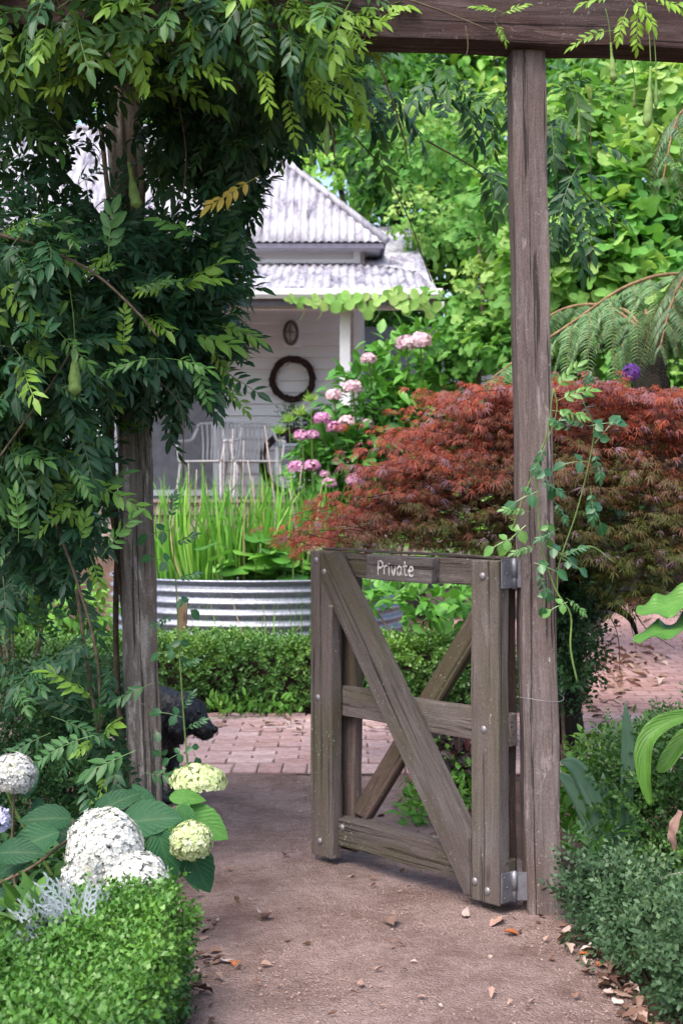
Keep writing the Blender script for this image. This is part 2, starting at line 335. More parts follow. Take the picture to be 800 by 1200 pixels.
def solid(name, V, Fs, mat, parent=None, smooth=False):
    """mesh given in world coordinates, its origin moved to the middle of its bounds"""
    A = np.array([tuple(v) for v in V], float); c = (A.min(0) + A.max(0)) / 2
    return put(name, mesh(name, A - c, Fs, mat, smooth), parent, Matrix.Translation(c))
def bm_obj(name, bm, mat, parent=None, M=None, smooth=False):
    me = bpy.data.meshes.new(name); bm.to_mesh(me); bm.free()
    me.materials.append(MATS[mat])
    if smooth: me.shade_smooth()
    return put(name, me, parent, M)
def frame(o, x, y, z):
    M = Matrix.Identity(4)
    for k, a in enumerate((x, y, z)):
        for i in range(3): M[i][k] = a[i]
    for i in range(3): M[i][3] = o[i]
    return M
def box_bm(sx, sy, sz, bev=0.0, cuts=0, wob=0.0, cz=True):
    """box centred in x and y; z from 0 to sz (or centred); cut along z and worn a little"""
    bm = bmesh.new(); bmesh.ops.create_cube(bm, size=1.0)
    bmesh.ops.scale(bm, vec=(sx, sy, sz), verts=bm.verts)
    if cz: bmesh.ops.translate(bm, vec=(0, 0, sz / 2), verts=bm.verts)
    if bev: bmesh.ops.bevel(bm, geom=bm.edges[:], offset=bev, segments=2, affect='EDGES', profile=0.6)
    if cuts:
        for k in range(1, cuts):
            z = sz * k / cuts
            bmesh.ops.bisect_plane(bm, geom=bm.verts[:] + bm.edges[:] + bm.faces[:], plane_co=(0, 0, z), plane_no=(0, 0, 1))
        for v_ in bm.verts:
            q = v_.co.z * 7.3
            v_.co.x += wob * (math.sin(q * 1.7 + sx * 90) + random.uniform(-.5, .5))
            v_.co.y += wob * (math.cos(q * 1.3 + sz * 70) + random.uniform(-.5, .5))
    return bm
def board(name, p0, p1, w, th, normal, mat, parent, bev=0.004, wob=0.0012, cuts=10):
    """plank from p0 to p1 (centre line), width w, thickness th along normal; local Z runs along it"""
    p0, p1 = Vector(p0), Vector(p1); z = (p1 - p0); L = z.length; z.normalize()
    y = Vector(normal); y = (y - z * y.dot(z)).normalized(); x = y.cross(z)
    return bm_obj(name, box_bm(w, th, L, bev, cuts, wob), mat, parent, frame(p0, x, y, z))
def block(name, x0, x1, y0, y1, z0, z1, mat, parent, bev=0.004):
    bm = box_bm(x1 - x0, y1 - y0, z1 - z0, bev, cz=False)
    return bm_obj(name, bm, mat, parent, Matrix.Translation(((x0 + x1) / 2, (y0 + y1) / 2, (z0 + z1) / 2)))
def catmull(P, n=6):
    P = [Vector(p) for p in P]
    if len(P) < 3: n = max(n, 2)
    Q = [P[0] * 2 - P[1]] + P + [P[-1] * 2 - P[-2]]
    out = []
    for i in range(1, len(Q) - 2):
        a, b, c, d = Q[i - 1:i + 3]
        for k in range(n):
            s = k / n
            out.append(0.5 * ((2 * b) + (c - a) * s + (2 * a - 5 * b + 4 * c - d) * s * s + (3 * b - a - 3 * c + d) * s ** 3))
    out.append(P[-1]); return out
def tube_geo(P, r0, r1, sides=6, n=6, smoothc=True, wob=0.0, V=None, Fs=None):
    pts = catmull(P, n) if smoothc else [Vector(p) for p in P]
    V = [] if V is None else V; Fs = [] if Fs is None else Fs
    b = len(V); m_ = len(pts); up = Vector((0.13, 0.31, 0.94))
    for i, p in enumerate(pts):
        t_ = (pts[min(i + 1, m_ - 1)] - pts[max(i - 1, 0)])
        if t_.length < 1e-9: t_ = Vector((0, 0, 1))
        t_.normalize()
        if abs(t_.dot(up)) > 0.95: up = Vector((1, 0.2, 0.1))
        x = t_.cross(up).normalized(); y = x.cross(t_)
        s = i / (m_ - 1); r = (r0(s) if callable(r0) else r0 + (r1 - r0) * s)
        for k in range(sides):
            a = 2 * math.pi * k / sides
            rr = r * (1 + (random.uniform(-wob, wob) if wob else 0))
            V.append(p + (x * math.cos(a) + y * math.sin(a)) * rr)
    for i in range(m_ - 1):
        for k in range(sides):
            k2 = (k + 1) % sides
            Fs.append((b + i * sides + k, b + i * sides + k2, b + (i + 1) * sides + k2, b + (i + 1) * sides + k))
    Fs.append(tuple(b + k for k in range(sides))[::-1]); Fs.append(tuple(b + (m_ - 1) * sides + k for k in range(sides)))
    return V, Fs
def tube(name, P, r0, r1, mat, parent=None, sides=6, n=6, smoothc=True, wob=0.0):
    V, Fs = tube_geo(P, r0, r1, sides, n, smoothc, wob)
    return solid(name, V, Fs, mat, parent, True)
def tubes(name, lines, mat, parent=None, sides=5, n=5, wob=0.0):
    V, Fs = [], []
    for P, r0, r1 in lines: tube_geo(P, r0, r1, sides, n, True, wob, V, Fs)
    return solid(name, V, Fs, mat, parent, True)

# ------------------------------------------------------------------ leaf templates and scattering
class T:
    """a small mesh that is repeated: vertices, faces, and (u, v) across and along each leaf"""
    def __init__(s): s.V = []; s.F = []; s.U = []
    def add(s, V, Fs, U):
        b = len(s.V); s.V += [tuple(v) for v in V]; s.F += [tuple(b + i for i in f) for f in Fs]; s.U += list(U); return s
    def arr(s):
        s.v = np.array(s.V, float); s.u = np.array(s.U, float)
        s.tot = np.array([len(f) for f in s.F]); s.lp = np.array([i for f in s.F for i in f]); return s
    def mesh(s, name, mat, var):
        me = bpy.data.meshes.new(name); me.from_pydata(s.V, [], s.F); me.materials.append(MATS[mat])
        a = me.attributes.new('luv', 'FLOAT_VECTOR', 'POINT')
        d = np.empty((len(s.V), 3), np.float32); d[:, :2] = s.u; d[:, 2] = var
        a.data.foreach_set('vector', d.ravel()); me.shade_smooth(); return me
def blade(L=0.07, Wd=0.028, fold=0.25, droop=0.15, prof=((0.0, 0.0), (0.3, 0.9), (0.65, 0.85), (1.0, 0.0)), M=None, serr=0.0, twist=0.0):
    """one leaf along +Y facing +Z: folded at the midrib, drooping to the tip"""
    V, Fs, U, rows = [], [], [], []
    for k, (t_, w) in enumerate(prof):
        y = L * t_; z = -droop * L * t_ * t_
        ww = Wd * 0.5 * w * (1 + (serr if k % 2 else -serr))
        if w == 0:
            rows.append([len(V)]); V.append((0, y, z)); U.append((0, t_))
        else:
            c, s_ = math.cos(twist * t_), math.sin(twist * t_)
            rows.append([len(V), len(V) + 1, len(V) + 2])
            V += [(-ww * c, y, z + fold * ww - ww * s_), (0, y, z), (ww * c, y, z + fold * ww + ww * s_)]
            U += [(-1, t_), (0, t_), (1, t_)]
    for a, b in zip(rows[:-1], rows[1:]):
        if len(a) == 1 and len(b) == 3: Fs += [(a[0], b[1], b[0]), (a[0], b[2], b[1])]
        elif len(a) == 3 and len(b) == 3: Fs += [(a[0], a[1], b[1], b[0]), (a[1], a[2], b[2], b[1])]
        elif len(a) == 3: Fs += [(a[0], a[1], b[0]), (a[1], a[2], b[0])]
    if M is not None: V = [M @ Vector(v_) for v_ in V]
    return V, Fs, U
def polar_leaf(rf, nseg=14, cup=0.12, size=0.1, M=None):
    """lobed leaf, stalk at the origin, growing along +Y; rf(angle) is the outline about the blade's middle"""
    V = [(0, size * 0.45, 0)]; U = [(0, 0.5)]; Fs = []
    for k in range(nseg):
        a = 2 * math.pi * k / nseg - math.pi / 2 + 1e-6
        r = rf(a) * size * 0.55
        x, y = r * math.cos(a), r * math.sin(a)
        V.append((x, y + size * 0.45, -cup * (x * x + y * y) / size + 0.04 * size * math.sin(3 * a)))
        U.append((x / (size * 0.5), 0.45 + y / size))
    for k in range(nseg): Fs.append((0, 1 + k, 1 + (k + 1) % nseg))
    if M is not None: V = [M @ Vector(v_) for v_ in V]
    return V, Fs, U
def rotm(ax, ang): return Matrix.Rotation(ang, 4, ax)
def pinnate(pairs=5, L=0.24, ll=0.075, lw=0.030, droop=0.35, ang=58, seed=0, fold=0.3):
    """compound leaf: a thin stalk with paired leaflets and one at the tip"""
    rd = random.Random(seed); t_ = T()
    def pos(s): return Vector((0.03 * L * math.sin(s * 3 + seed), L * s, -droop * L * s * s))
    pts = [pos(k / 4) for k in range(5)]
    for k in range(4):
        a, b = pts[k], pts[k + 1]; w = 0.0016
        t_.add([a + Vector((-w, 0, 0)), a + Vector((w, 0, 0)), b + Vector((w, 0, 0)), b + Vector((-w, 0, 0))], [(0, 1, 2, 3)], [(0, 0)] * 4)
    for k in range(pairs):
        s = 0.30 + 0.62 * k / max(pairs - 1, 1); sz = 1.0 - 0.25 * abs(k / max(pairs - 1, 1) - 0.55)
        for sd in (-1, 1):
            M = Matrix.Translation(pos(s + rd.uniform(-.03, .03))) @ rotm('Z', -sd * R(ang - 14 * k / pairs + rd.uniform(-8, 8))) @ rotm('X', R(2 - rd.uniform(0, 30))) @ rotm('Y', rd.uniform(-.35, .35))
            t_.add(*blade(ll * sz * rd.uniform(.82, 1.1), lw * sz * rd.uniform(.85, 1.1), fold * rd.uniform(.2, 1.5), rd.uniform(0, .5), M=M, twist=rd.uniform(-.5, .5)))
    M = Matrix.Translation(pos(1.0)) @ rotm('X', R(-30 + rd.uniform(-10, 10)))
    t_.add(*blade(ll * 1.1, lw * 1.1, fold, 0.2, M=M))
    return t_.arr()
def frames(d, up):
    d = d / np.linalg.norm(d, axis=1, keepdims=True)
    x = np.cross(d, up); nx = np.linalg.norm(x, axis=1, keepdims=True); nx[nx < 1e-6] = 1; x = x / nx
    z = np.cross(x, d)
    return np.stack([x, d, z], axis=2)      # columns
def rnd(m_, s=1.0): return rng.normal(0, s, (m_, 3))
class Heap:
    """gathers many placed copies of templates into one mesh"""
    def __init__(s): s.v = []; s.l = []; s.t = []; s.u = []; s.n = 0
    def add(s, tp, Rm, loc, var):
        m_ = len(loc)
        if not m_: return s
        k = len(tp.v)
        V = np.einsum('mij,kj->mki', Rm, tp.v) + loc[:, None, :]
        s.v.append(V.reshape(-1, 3))
        s.l.append((tp.lp[None, :] + (np.arange(m_) * k)[:, None]).ravel() + s.n)
        s.t.append(np.tile(tp.tot, m_))
        u = np.empty((m_, k, 3)); u[:, :, :2] = tp.u[None]; u[:, :, 2] = var[:, None]
        s.u.append(u.reshape(-1, 3)); s.n += m_ * k
        return s
    def obj(s, name, mat, parent=None, smooth=True):
        V = np.concatenate(s.v); c = (V.min(0) + V.max(0)) / 2
        lp = np.concatenate(s.l).astype(np.int32); tt = np.concatenate(s.t).astype(np.int32)
        me = bpy.data.meshes.new(name)
        me.vertices.add(len(V)); me.vertices.foreach_set('co', (V - c).astype(np.float32).ravel())
        me.loops.add(len(lp)); me.loops.foreach_set('vertex_index', lp)
        me.polygons.add(len(tt)); st = np.concatenate([[0], np.cumsum(tt)[:-1]]).astype(np.int32)
        me.polygons.foreach_set('loop_start', st); me.polygons.foreach_set('loop_total', tt)
        me.update(calc_edges=True)
        a = me.attributes.new('luv', 'FLOAT_VECTOR', 'POINT'); a.data.foreach_set('vector', np.concatenate(s.u).astype(np.float32).ravel())
        me.materials.append(MATS[mat])
        if smooth: me.shade_smooth()
        return put(name, me, parent, Matrix.Translation(c))
def spread(parent, tps, Rm, loc, var, mat, n_single=300, part='leaf', rest='foliage', score=None):
    """the n_single copies that show largest become objects of their own, the rest one part of kind stuff"""
    m_ = len(loc); which = rng.integers(0, len(tps), m_)
    px = loc[:, 0] / loc[:, 1] * F + 400; py = HY - (loc[:, 2] - CH) / loc[:, 1] * F
    seen = (px > -20) & (px < 820) & (py > -20) & (py < 1220) & (loc[:, 1] > 0.5)
    sc = loc[:, 1].copy() if score is None else score.copy()
    sc[~seen] = 1e6
    order = np.argsort(sc); single = [i for i in order[:n_single] if sc[i] < 1e5]
    keep = np.ones(m_, bool); keep[single] = False
    bins = 4; cache = {}
    for i in single:
        b = min(int(var[i] * bins), bins - 1); key = (which[i], b)
        if key not in cache: cache[key] = tps[which[i]].mesh(part, mat, (b + 0.5) / bins)
        M = Matrix.Identity(4)
        for r_ in range(3):
            for c_ in range(3): M[r_][c_] = Rm[i][r_, c_]
            M[r_][3] = loc[i][r_]
        put(part, cache[key], parent, M)
    if keep.any():
        h = Heap()
        for k, tp in enumerate(tps):
            s_ = keep & (which == k)
            h.add(tp, Rm[s_], loc[s_], var[s_])
        o = h.obj(rest, mat, parent); o['kind'] = 'stuff'
        return o
def ell(m_, shell=0.55):
    """points in a unit ball, crowded towards its skin"""
    d = rnd(m_); d /= np.linalg.norm(d, axis=1, keepdims=True)
    r = (shell + (1 - shell) * rng.random(m_)) ** 0.8
    return d * r[:, None], d

# templates used all over
WIST = [pinnate(6, 0.24, 0.074, 0.027, 0.22, 52, s) for s in range(4)] + [pinnate(5, 0.20, 0.078, 0.030, 0.10, 50, 9), pinnate(7, 0.27, 0.070, 0.025, 0.35, 55, 12), pinnate(4, 0.16, 0.080, 0.033, 0.15, 50, 15), pinnate(6, 0.22, 0.066, 0.026, 0.5, 56, 17)]
def vine_rf(a):
    return 0.78 + 0.20 * math.cos(3 * (a - math.pi / 2)) + 0.06 * math.cos(13 * a) + 0.04 * math.sin(7 * a) - 0.55 * math.exp(-((a + math.pi / 2) / 0.28) ** 2)
VINE = [T().add(*polar_leaf(vine_rf, 26, c_, 1.0)).arr() for c_ in (0.15, 0.35, -0.1)]
BROAD = [T().add(*blade(1.0, w_, 0.3, d_, ((0, 0), (0.22, 0.8), (0.5, 1.0), (0.8, 0.55), (1, 0)))).arr() for w_, d_ in ((0.5, 0.2), (0.42, 0.4), (0.58, 0.1))]
SLIM = [T().add(*blade(1.0, 0.36, 0.3, 0.2)).arr()]
def sprig(nl=8, L=0.05, ll=0.018, lw=0.010, seed=0):
    rd = random.Random(seed); t_ = T()
    for k in range(nl):
        s = 0.15 + 0.85 * (k // 2) / max(nl // 2 - 1, 1); a = (k % 2) * math.pi + (k // 2) * 1.57 + rd.uniform(-.3, .3)
        M = Matrix.Translation((0, L * s, 0)) @ rotm('Y', a) @ rotm('X', R(rd.uniform(38, 68))) 
        M = M @ Matrix.Translation((0, 0.001, 0))
        t_.add(*blade(ll * rd.uniform(.8, 1.15), lw, 0.2, 0.1, ((0, 0), (0.55, 1.0), (1, 0)), M=M))
    return t_.arr()
BOXS = [sprig(8, 0.05, 0.020, 0.012, s) for s in range(3)]

# ================================================================== the setting
def gz(x, y):
    s = min(max((y - 11.8) / 2.6, 0), 1); s = s * s * (3 - 2 * s)
    q = min(max((0.9 - x) / 1.0, 0), 1); q = q * q * (3 - 2 * q)
    return -0.02 + 0.85 * s * q
xs = sorted(set(list(np.round(np.arange(-6, 6.01, 0.15), 3)) + [-250, -120, -60, -30, -18, -12, -8, 8, 12, 18, 30, 60, 120, 250]))
ys = sorted(set(list(np.round(np.arange(1.5, 18, 0.15), 3)) + [-120, -50, -20, -8, -3, 0, 19, 21, 24, 28, 35, 50, 80, 140, 300]))
V = [(x, y, gz(x, y) + (0.009 * math.sin(x * 5.1 + y * 2.3) * math.sin(y * 4.7 - x) if abs(x) < 6 and 1.5 < y < 18 else 0)) for y in ys for x in xs]
nx_ = len(xs)
Fs = [(j * nx_ + i, j * nx_ + i + 1, (j + 1) * nx_ + i + 1, (j + 1) * nx_ + i) for j in range(len(ys) - 1) for i in range(nx_ - 1)]
g = put('ground', mesh('ground', V, Fs, 'soil', True)); tag(g, 'bare brown soil of the garden beds', kind='structure')

# gravel path: irregular edges
LE = [(1.0, -0.45), (2.6, -0.38), (3.58, -0.40), (4.35, -0.50), (5.2, -0.70), (6.0, -0.95), (6.76, -1.3)]
RE = [(1.0, 0.85), (2.6, 0.85), (3.58, 0.80), (4.45, 0.76), (5.1, 0.72), (5.6, 0.46), (6.2, 0.40), (6.76, 0.62)]
V, Fs = [], []
NR, NC = 90, 34
for j in range(NR + 1):
    y = 1.0 + 5.76 * j / NR
    a = np.interp(y, [q[0] for q in LE], [q[1] for q in LE]) + 0.012 * math.sin(y * 5.3) + 0.008 * math.sin(y * 17 + 1) + random.uniform(-.008, .008)
    b = np.interp(y, [q[0] for q in RE], [q[1] for q in RE]) + 0.012 * math.sin(y * 6 + 2) + 0.008 * math.sin(y * 19) + random.uniform(-.008, .008)
    for i in range(NC + 1):
        s = i / NC; x = a + (b - a) * s
        edge = min(s, 1 - s) * (b - a)
        z = 0.004 + 0.006 * math.sin(x * 6 + y * 3) * math.sin(y * 5.3 - x * 2) - (0.02 if edge < 0.001 else 0) + random.uniform(-.0015, .0015)
        V.append((x, y, z))
Fs = [(j * (NC + 1) + i, j * (NC + 1) + i + 1, (j + 1) * (NC + 1) + i + 1, (j + 1) * (NC + 1) + i) for j in range(NR) for i in range(NC)]
p = put('gravel_path', mesh('gravel_path', V, Fs, 'gravel', True)); tag(p, 'reddish brown crushed gravel path running through the gate', kind='structure')

# brick path: a bed, single bricks near, brick pattern beyond
bed = solid('brick_path', [(-2.4, 6.74, 0.006), (3.2, 6.74, 0.006), (3.2, 8.52, 0.004), (-2.4, 8.52, 0.004)], [(0, 1, 2, 3)], 'gravel')
tag(bed, 'pink brick path crossing behind the gate', kind='structure')
far = solid('far_brick_path', [(0.95, 8.521, 0.008), (5.0, 8.521, 0.008), (6.0, 24, 0.006), (1.2, 24, 0.006)], [(0, 1, 2, 3)], 'far_brick')
tag(far, 'worn brick path running back under the red maple', kind='structure')
bmesh_hd = bpy.data.meshes.new('brick'); b_ = box_bm(0.112, 0.225, 0.06, 0.007, cz=False); b_.to_mesh(bmesh_hd); b_.free(); bmesh_hd.materials.append(MATS['brick'])
bmesh_st = bpy.data.meshes.new('brick'); b_ = box_bm(0.226, 0.106, 0.06, 0.007, cz=False); b_.to_mesh(bmesh_st); b_.free(); bmesh_st.materials.append(MATS['brick'])
def lay(me, x, y):
    M = Matrix.Translation((x + random.uniform(-.003, .003), y + random.uniform(-.003, .003), -0.017 + random.uniform(-.006, .006))) @ rotm('Z', random.uniform(-.022, .022)) @ rotm('X', random.uniform(-.012, .012)) @ rotm('Y', random.uniform(-.012, .012))
    put('brick', me, bed, M)
for k in range(27): lay(bmesh_hd, -1.06 + k * 0.119, 6.76 + 0.115)
for j in range(14):
    y = 7.055 + j * 0.1145
    x = -1.15 + (0.117 if j % 2 else 0)
    while x < 2.5:
        lay(bmesh_st, x, y); x += 0.2335

# ================================================================== pergola
perg = thing('pergola', (0.64, 4.53, 0), 'weathered timber pergola frame with purple brown top beam', 'pergola')
post = board('post', (0.640, 4.535, -0.05), (0.585, 4.535, 2.735), 0.108, 0.108, (0.05, -1, 0), 'post_wood', perg, 0.006, 0.002, 26)
post['label'] = 'grey brown hinge post carrying the gate and the beam'
LPB = Vector((WX(172, 5.42), 5.42, -0.05)); LPT = Vector((WX(143, 5.42), 5.42, 3.10))
lp = board('post', LPB, LPT, 0.122, 0.122, (0.25, -1, 0), 'left_post_wood', perg, 0.008, 0.003, 30)
lp['label'] = 'peeling brown post wrapped in vine foliage'
bdir = Vector((1, 0.115, 0)).normalized(); bn = Vector((0.115, -1, 0)).normalized()
zc = 2.735 + 0.14
bc = Vector((0.585, 4.50, zc))
board('beam', bc - bdir * 2.9, bc + bdir * 1.6, 0.275, 0.150, bn, 'beam_wood', perg, 0.007, 0.0025, 30)
# second beam running back along the pergola over the left post, and rafters above
board('beam', (LPT.x + 0.08, 3.4, 3.02), (LPT.x + 0.08, 6.6, 3.02), 0.20, 0.09, (1, 0, 0), 'beam_wood', perg, 0.006, 0.002, 16)
for yy in (4.0, 4.95, 5.9):
    board('rafter', (-2.3, yy - 0.2, 3.55), (1.9, yy + 0.25, 3.55), 0.09, 0.07, (0, 1, 0), 'beam_wood', perg, 0.004, 0.002, 12)
board('post', (-2.05, 4.05, -0.05), (-2.05, 4.05, 2.735), 0.11, 0.11, (0, -1, 0), 'left_post_wood', perg, 0.006, 0.002, 10)
wire = [(0.63 + 0.062 * math.cos(a) * 1.25, 4.535 + 0.078 * math.sin(a), 0.685 + 0.006 * math.sin(2 * a)) for a in np.linspace(0, 2 * math.pi, 15)]
tube('wire', wire, 0.0013, 0.0013, 'bolt_metal', perg, 4, 2)

# ================================================================== gate
GA = Vector((0.496, 4.470, 0)); GU = Vector((-0.663, 0.749, 0)).normalized(); GN = Vector((-0.749, -0.663, 0)).normalized()
gate = thing('garden_gate', GA + GU * 0.46, 'open weathered timber gate with crossed braces and small sign', 'gate')
def G(s, z, o=0.0): return GA + GU * s - GN * o + Vector((0, 0, z))     # o: depth behind the front face
def gboard(name, s0, z0, s1, z1, w, o, th, mat, wob=0.0019):
    return board(name, G(s0, z0, o + th / 2), G(s1, z1, o + th / 2), w, th, GN, mat, gate, 0.005, wob, 14)
FT, MT, RT = 0.050, 0.038, 0.038
gboard('stile', 0.062, 0.035, 0.066, 1.122, 0.118, 0, FT, 'gate_wood')
gboard('stile', 0.858, 0.030, 0.861, 1.128, 0.118, 0, FT, 'gate_wood')
gboard('stile', 0.095, 0.05, 0.098, 1.095, 0.110, FT + MT + .001, RT, 'gate_dark_wood')
gboard('stile', 0.835, 0.045, 0.835, 1.10, 0.115, FT + MT + .001, RT, 'gate_dark_wood')
gboard('rail', 0.004, 1.078, 0.915, 1.078, 0.088, FT + .0005, MT, 'gate_wood')
gboard('rail', 0.002, 0.583, 0.912, 0.592, 0.105, FT + .0005, MT, 'gate_wood')
gboard('rail', 0.003, 0.125, 0.912, 0.125, 0.098, FT - 0.022, MT + .02, 'gate_wood')
# thin capping along the top rail
gboard('cap', 0.006, 1.1285, 0.913, 1.1335, 0.008, FT - 0.002, MT + 0.006, 'gate_wood', 0.0006)
def gpoly(name, pts, o, th, mat):
    """brace cut to a polygon in the gate's own plane; local Z runs along the brace"""
    a, b = Vector((pts[0][0] + pts[1][0], pts[0][1] + pts[1][1])) / 2, Vector((pts[2][0] + pts[3][0], pts[2][1] + pts[3][1])) / 2
    p0, p1 = G(a.x, a.y, o + th / 2), G(b.x, b.y, o + th / 2)
    z = (p1 - p0).normalized(); y = (GN - z * GN.dot(z)).normalized(); x = y.cross(z); M = frame(p0, x, y, z); Mi = M.inverted()
    bm = bmesh.new()
    f = [bm.verts.new(Mi @ G(s, zz, o)) for s, zz in pts]; k = [bm.verts.new(Mi @ G(s, zz, o + th)) for s, zz in pts]
    n_ = len(pts); bm.faces.new(f); bm.faces.new(k[::-1])
    for i in range(n_): bm.faces.new((f[i], k[i], k[(i + 1) % n_], f[(i + 1) % n_]))
    bmesh.ops.recalc_face_normals(bm, faces=bm.faces); bmesh.ops.bevel(bm, geom=bm.edges[:], offset=0.004, segments=2, affect='EDGES')
    return bm_obj(name, bm, mat, gate, M)
gpoly('brace', [(.862, 1.123), (.780, 1.123), (.126, .235), (.120, .045), (.150, .040), (.860, 1.020)], -0.003, FT - 0.002, 'gate_wood')
gpoly('brace', [(.80, .190), (.715, .172), (.055, 1.02), (.145, 1.034)], FT + MT + 0.0015, RT - 0.003, 'gate_dark_wood')
# sign on the top rail
sgn = gboard('sign_board', 0.636, 1.080, 0.314, 1.078, 0.086, 0.014, FT - 0.013, 'sign_wood', 0.0008)
LET = {'P': [[(0, 0), (.04, 1.0)], [(.02, .97), (.35, 1.0), (.52, .80), (.38, .56), (.06, .50)]],
       'r': [[(0, .02), (0, .62)], [(0, .42), (.14, .60), (.34, .62)]],
       'i': [[(.02, .0), (0, .62)], [(0, .82), (.012, .87)]],
       'v': [[(0, .64), (.20, .02), (.42, .66)]],
       'a': [[(.42, .54), (.22, .64), (.03, .40), (.10, .06), (.28, .04), (.42, .30), (.43, .62)], [(.43, .62), (.44, .14), (.52, .02)]],
       't': [[(.15, .98), (.14, .20), (.24, .03), (.38, .07)], [(0, .64), (.36, .68)]],
       'e': [[(.04, .34), (.40, .40), (.38, .60), (.18, .64), (.02, .38), (.10, .06), (.30, -.02), (.46, .10)]]}
V, Fs = [], []
s_, hh = 0.573, 0.047
for ch, adv in (('P', .66), ('r', .50), ('i', .26), ('v', .58), ('a', .66), ('t', .56), ('e', .5)):
    for line in LET[ch]:
        q = catmull([Vector((a, b, 0)) for a, b in line], 5)
        for i in range(len(q) - 1):
            a, b = q[i], q[i + 1]; dd = (b - a).normalized(); e_ = Vector((-dd.y, dd.x, 0)) * (0.062 + 0.020 * math.sin(i * 1.3 + ord(ch)))
            a2, b2 = a - dd * .03, b + dd * .03
            k0 = len(V)
            for c_ in (a2 + e_, a2 - e_, b2 - e_, b2 + e_):
                V.append(G(s_ - c_.x * hh, 1.057 + 0.002 * math.sin(ord(ch)) + c_.y * hh, 0.0128 - 0.00005 * (i % 3)))
            Fs.append((k0, k0 + 1, k0 + 2, k0 + 3))
    s_ -= adv * hh
lo = solid('lettering', V, Fs, 'letter_paint', sgn); lo['label'] = 'hand painted white lettering reading Private'
def bolt(s, z, o=-0.001):
    bm = bmesh.new(); bmesh.ops.create_uvsphere(bm, u_segments=10, v_segments=6, radius=0.0125)
    x = Vector((0, 0, 1)).cross(GN)
    bm_obj('bolt', bm, 'bolt_metal', gate, frame(G(s, z, o), x, GN * 0.55, Vector((0, 0, 1))), True)
for s, z in ((.885, 1.095), (.84, 1.055), (.875, .60), (.865, .085), (.072, 1.072), (.066, .585), (.05, .075), (.105, .095)): bolt(s, z)
for s in (.775, .215): bolt(s, .145, FT - 0.023)
def hinge(z0, z1):
    h = bpy.data.objects.new('hinge', None); col.objects.link(h); h.parent = gate; h.location = G(-0.006, z0, FT) - gate.location
    e = Vector((0.749, 0.663, 0)).normalized(); nrm = -GU
    pA = G(-0.003, z0, 0.004); 
    bm = box_bm(0.050, 0.004, z1 - z0, 0.001); bm_obj('plate', bm, 'hinge_metal', h, frame(pA + e * 0.026, e, nrm, Vector((0, 0, 1))))
    bx = pA + e * 0.056 + nrm * 0.006
    hz = (z1 - z0)
    tube('pin', [bx + Vector((0, 0, -0.002)), bx + Vector((0, 0, hz * .33)), bx + Vector((0, 0, hz * .66)), bx + Vector((0, 0, hz + .002))], 0.0085, 0.0085, 'hinge_metal', h, 10, 1, False)
    tube('knuckle', [bx + Vector((0, 0, hz * .36)), bx + Vector((0, 0, hz * .7)), bx + Vector((0, 0, hz * .98))], 0.0105, 0.0105, 'hinge_metal', h, 10, 1, False)
    px_ = Vector((0.650 - 0.054 * (1 + z0 * 0.37), bx.y, z0))
    xdir = (px_ + Vector((0.02, 0.0, 0)) - bx); xdir.z = 0; L_ = xdir.length; xdir.normalize()
    bm = box_bm(L_, 0.004, hz * 0.96, 0.001); bm_obj('plate', bm, 'hinge_metal', h, frame(bx + xdir * L_ / 2 + Vector((0, 0, hz * .02)), xdir, Vector((-xdir.y, xdir.x, 0)), Vector((0, 0, 1))))
    for q in (0.15, 0.5, 0.85):
        b2 = bmesh.new(); bmesh.ops.create_uvsphere(b2, u_segments=8, v_segments=5, radius=0.0042)
        bm_obj('screw', b2, 'lamp_metal', h, frame(pA + e * (0.014 + 0.012 * (q == .5)) + nrm * 0.002 + Vector((0, 0, hz * q)), e, nrm * 0.5, Vector((0, 0, 1))), True)
hinge(1.035, 1.128); hinge(0.045, 0.138)

# ================================================================== cottage
YW, YV = 16.7, 14.9               # main wall, verandah post line
FZ = 1.28                         # deck height
cot = thing('cottage', (-1.8, YW, gz(-1.8, YW)), 'white weatherboard cottage with pale corrugated iron hipped roof and verandah', 'cottage')
XR = WX(415, YW); XL = -4.6
wall = block('wall', XL, XR, YW, YW + 0.10, 0.6, 4.24, 'board_paint', cot, 0.002)
z = FZ + 0.03; k = 0
xs0 = WX(254, YW)
def clap(x0, x1, z, hgt, y, axis='x'):
    """one lapped weatherboard: thick at its lower edge"""
    if axis == 'x':
        V = [(x0, y, z + hgt + .015), (x1, y, z + hgt + .015), (x1, y - .006, z + hgt + .012), (x0, y - .006, z + hgt + .012), (x0, y, z), (x1, y, z), (x1, y - .048, z), (x0, y - .048, z)]
    else:
        V = [(y, x0, z + hgt + .015), (y, x1, z + hgt + .015), (y + .008, x1, z + hgt + .015), (y + .008, x0, z + hgt + .015), (y, x0, z), (y, x1, z), (y + .026, x1, z), (y + .026, x0, z)]
    return V, [(0, 1, 2, 3), (3, 2, 6, 7), (7, 6, 5, 4), (0, 3, 7, 4), (1, 5, 6, 2), (0, 4, 5, 1)]
while z < 4.22:
    hgt = min(0.136, 4.235 - z)
    zb = z
    if True:
        solid('weatherboard', *clap(xs0 + .03, XR - .012, zb, hgt, YW - .002), 'board_paint', wall)
        if z > 3.3: solid('weatherboard', *clap(xs0 - .949, xs0 + .029, zb, hgt, YW - .002), 'board_paint', wall)
        solid('weatherboard', *clap(XL, xs0 - .95, zb, hgt, YW - .002), 'board_paint', wall)
    z += 0.136; k += 1
block('corner_board', XR - 0.012, XR + 0.07, YW - 0.060, YW + 0.02, FZ, 4.235, 'white_paint', cot)
block('door_frame', xs0 - 0.035, xs0 + 0.03, YW - 0.07, YW - 0.003, FZ, 3.3, 'white_paint', cot)
